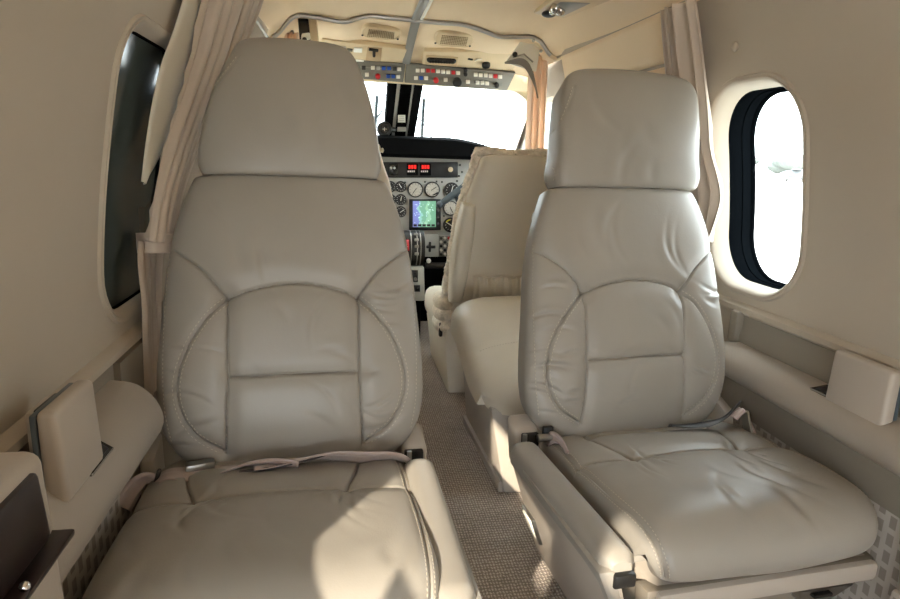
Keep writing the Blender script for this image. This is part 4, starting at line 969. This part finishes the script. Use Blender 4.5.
# ------------------------------------------------------------------ cabinets nearest the camera
cb = thing('drink_cabinet', (-.58, .36, 0), 'cream cabinet with dark wood drawer at the lower left corner', 'cabinet')
MB().hexa([(-.608, .12, 0), (-.50, .12, 0), (-.50, .535, 0), (-.608, .535, 0)], [(-.608, .12, .572), (-.518, .12, .572), (-.518, .530, .572), (-.608, .530, .572)], .012, 3).build('body', boxplastic, cb)
dr = MB().hexa([(-.53, .14, .498), (-.510, .14, .498), (-.510, .512, .498), (-.53, .512, .498)], [(-.53, .14, .562), (-.513, .14, .562), (-.513, .508, .562), (-.53, .508, .562)], .006).build('drawer_front', wood, cb)
MB().hexa([(-.52, .14, .489), (-.500, .14, .489), (-.500, .525, .489), (-.52, .525, .489)], [(-.52, .14, .497), (-.498, .14, .497), (-.498, .525, .497), (-.52, .525, .497)], .003).build('drawer_lip', wood, dr)
MB().ball((-.503, .445, .500), .004).build('chrome_catch', chrome, dr)
MB().box((-.57, .25, .573), (.05, .24, .006), .002).build('dark_lid', darkgl, cb)
nb = thing('side_cabinet', (.59, .5, 0), 'cream padded cabinet end with checked flap and snap at the right edge', 'cabinet')
MB().hexa([(.565, .36, .19), (.618, .36, .19), (.618, .70, .19), (.560, .70, .19)], [(.575, .36, .372), (.618, .36, .372), (.618, .715, .372), (.565, .715, .372)], .012, 3).build('padded_end', boxplastic, nb)
MB().hexa([(.558, .36, 0), (.618, .36, 0), (.618, .705, 0), (.552, .705, 0)], [(.558, .36, .20), (.618, .36, .20), (.618, .700, .20), (.556, .700, .20)], .006).build('fabric_flap', checked, nb)
MB().ball((.552, .672, .182), .006).build('snap', chrome, nb)

# ------------------------------------------------------------------ outside on the apron
gm = mat('apron_concrete', 'dad8d2', .9, vary=(.3, .15))
struct(MB().grid([[(x, y, -1.25) for x in np.linspace(-400, 400, 5)] for y in np.linspace(-400, 400, 5)]), 'ground', gm)
rgt = random.Random(9)
for i in range(12):
    a = -.05 + i*.105; d = 150+rgt.uniform(-15, 20)
    x, y = d*cos(a), d*sin(a); h = rgt.uniform(4.0, 7.5)
    t = thing('tree', (x, y, -1.25), 'hazy green tree on the far edge of the airfield', 'tree', 'far trees beyond the apron')
    cw = MB()
    for _ in range(9): cw.ball((x+rgt.uniform(-4, 4), y+rgt.uniform(-4, 4), -1.25+h*rgt.uniform(.4, .8)), (rgt.uniform(2.5, 4), rgt.uniform(2.5, 4), h*rgt.uniform(.22, .36)), 9, 6)
    cw.build('crown', treem, t); MB().cyl((x, y, -1.25), (x, y, -1.25+h*.5), .3, 8).build('trunk', tyre, t)
ax_, ay_ = 75.3, 94.0
apl = thing('parked_airplane', (ax_, ay_, -1.25), 'pale light airplane parked far off on the apron beyond the right window', 'airplane')
u_, n_ = Vector((.78, -.63, 0)), Vector((.63, .78, 0)); A0 = Vector((ax_, ay_, 0))
MB().tube([A0+u_*a+Vector((0, 0, z)) for a, z in ((-3.4, -.05), (-2.4, 0), (0, .1), (2, .15), (4.2, .4))], [.2, .62, .72, .6, .15], 14).build('fuselage', planem, apl)
MB().hexa([A0+u_*a+n_*b+Vector((0, 0, .75)) for a, b in ((-1.6, -5.2), (-.2, -5.2), (-.2, 5.2), (-1.6, 5.2))], [A0+u_*a+n_*b+Vector((0, 0, .92)) for a, b in ((-1.6, -5.2), (-.2, -5.2), (-.2, 5.2), (-1.6, 5.2))], .05).build('wing', planem, apl)
MB().hexa([A0+u_*a+n_*b+Vector((0, 0, .5)) for a, b in ((3.2, -.06), (4.3, -.06), (4.3, .06), (3.2, .06))], [A0+u_*a+n_*b+Vector((0, 0, 1.8)) for a, b in ((3.9, -.05), (4.6, -.05), (4.6, .05), (3.9, .05))], .02).build('tail_fin', planem, apl)
for a, b in ((-2.2, 0), (.2, 1.1), (.2, -1.1)):
    MB().cyl(A0+u_*a+n_*(b-.09)+Vector((0, 0, -1.0)), A0+u_*a+n_*(b+.09)+Vector((0, 0, -1.0)), .25, 14).build('wheel', tyre, apl)
    MB().tube([A0+u_*a+n_*b+Vector((0, 0, -1.0)), A0+u_*(a*.8)+n_*(b*.5)+Vector((0, 0, -.2))], .06, 6).build('strut', planem, apl)

# ------------------------------------------------------------------ light
sd = bpy.data.lights.new('sun', 'SUN'); sd.energy = 4; sd.angle = math.radians(.8); sd.color = (1, .88, .70)
so = bpy.data.objects.new('sun', sd); C.objects.link(so)
so.rotation_euler = Vector((.42, .79, -.46)).to_track_quat('-Z', 'Y').to_euler()
w = bpy.data.worlds.new('sky'); bpy.context.scene.world = w; w.use_nodes = True; nt = w.node_tree
bg = nt.nodes['Background']; bg.inputs['Strength'].default_value = 5.5; bg.inputs['Color'].default_value = (.86, .94, 1, 1)
s = bpy.context.scene
s.view_settings.view_transform = 'Standard'; s.view_settings.look = 'None'; s.view_settings.gamma = 1; s.view_settings.use_curve_mapping = False
s.view_settings.exposure = 1.38
s.cycles.max_bounces = 12; s.cycles.diffuse_bounces = 8; s.cycles.sample_clamp_indirect = 6
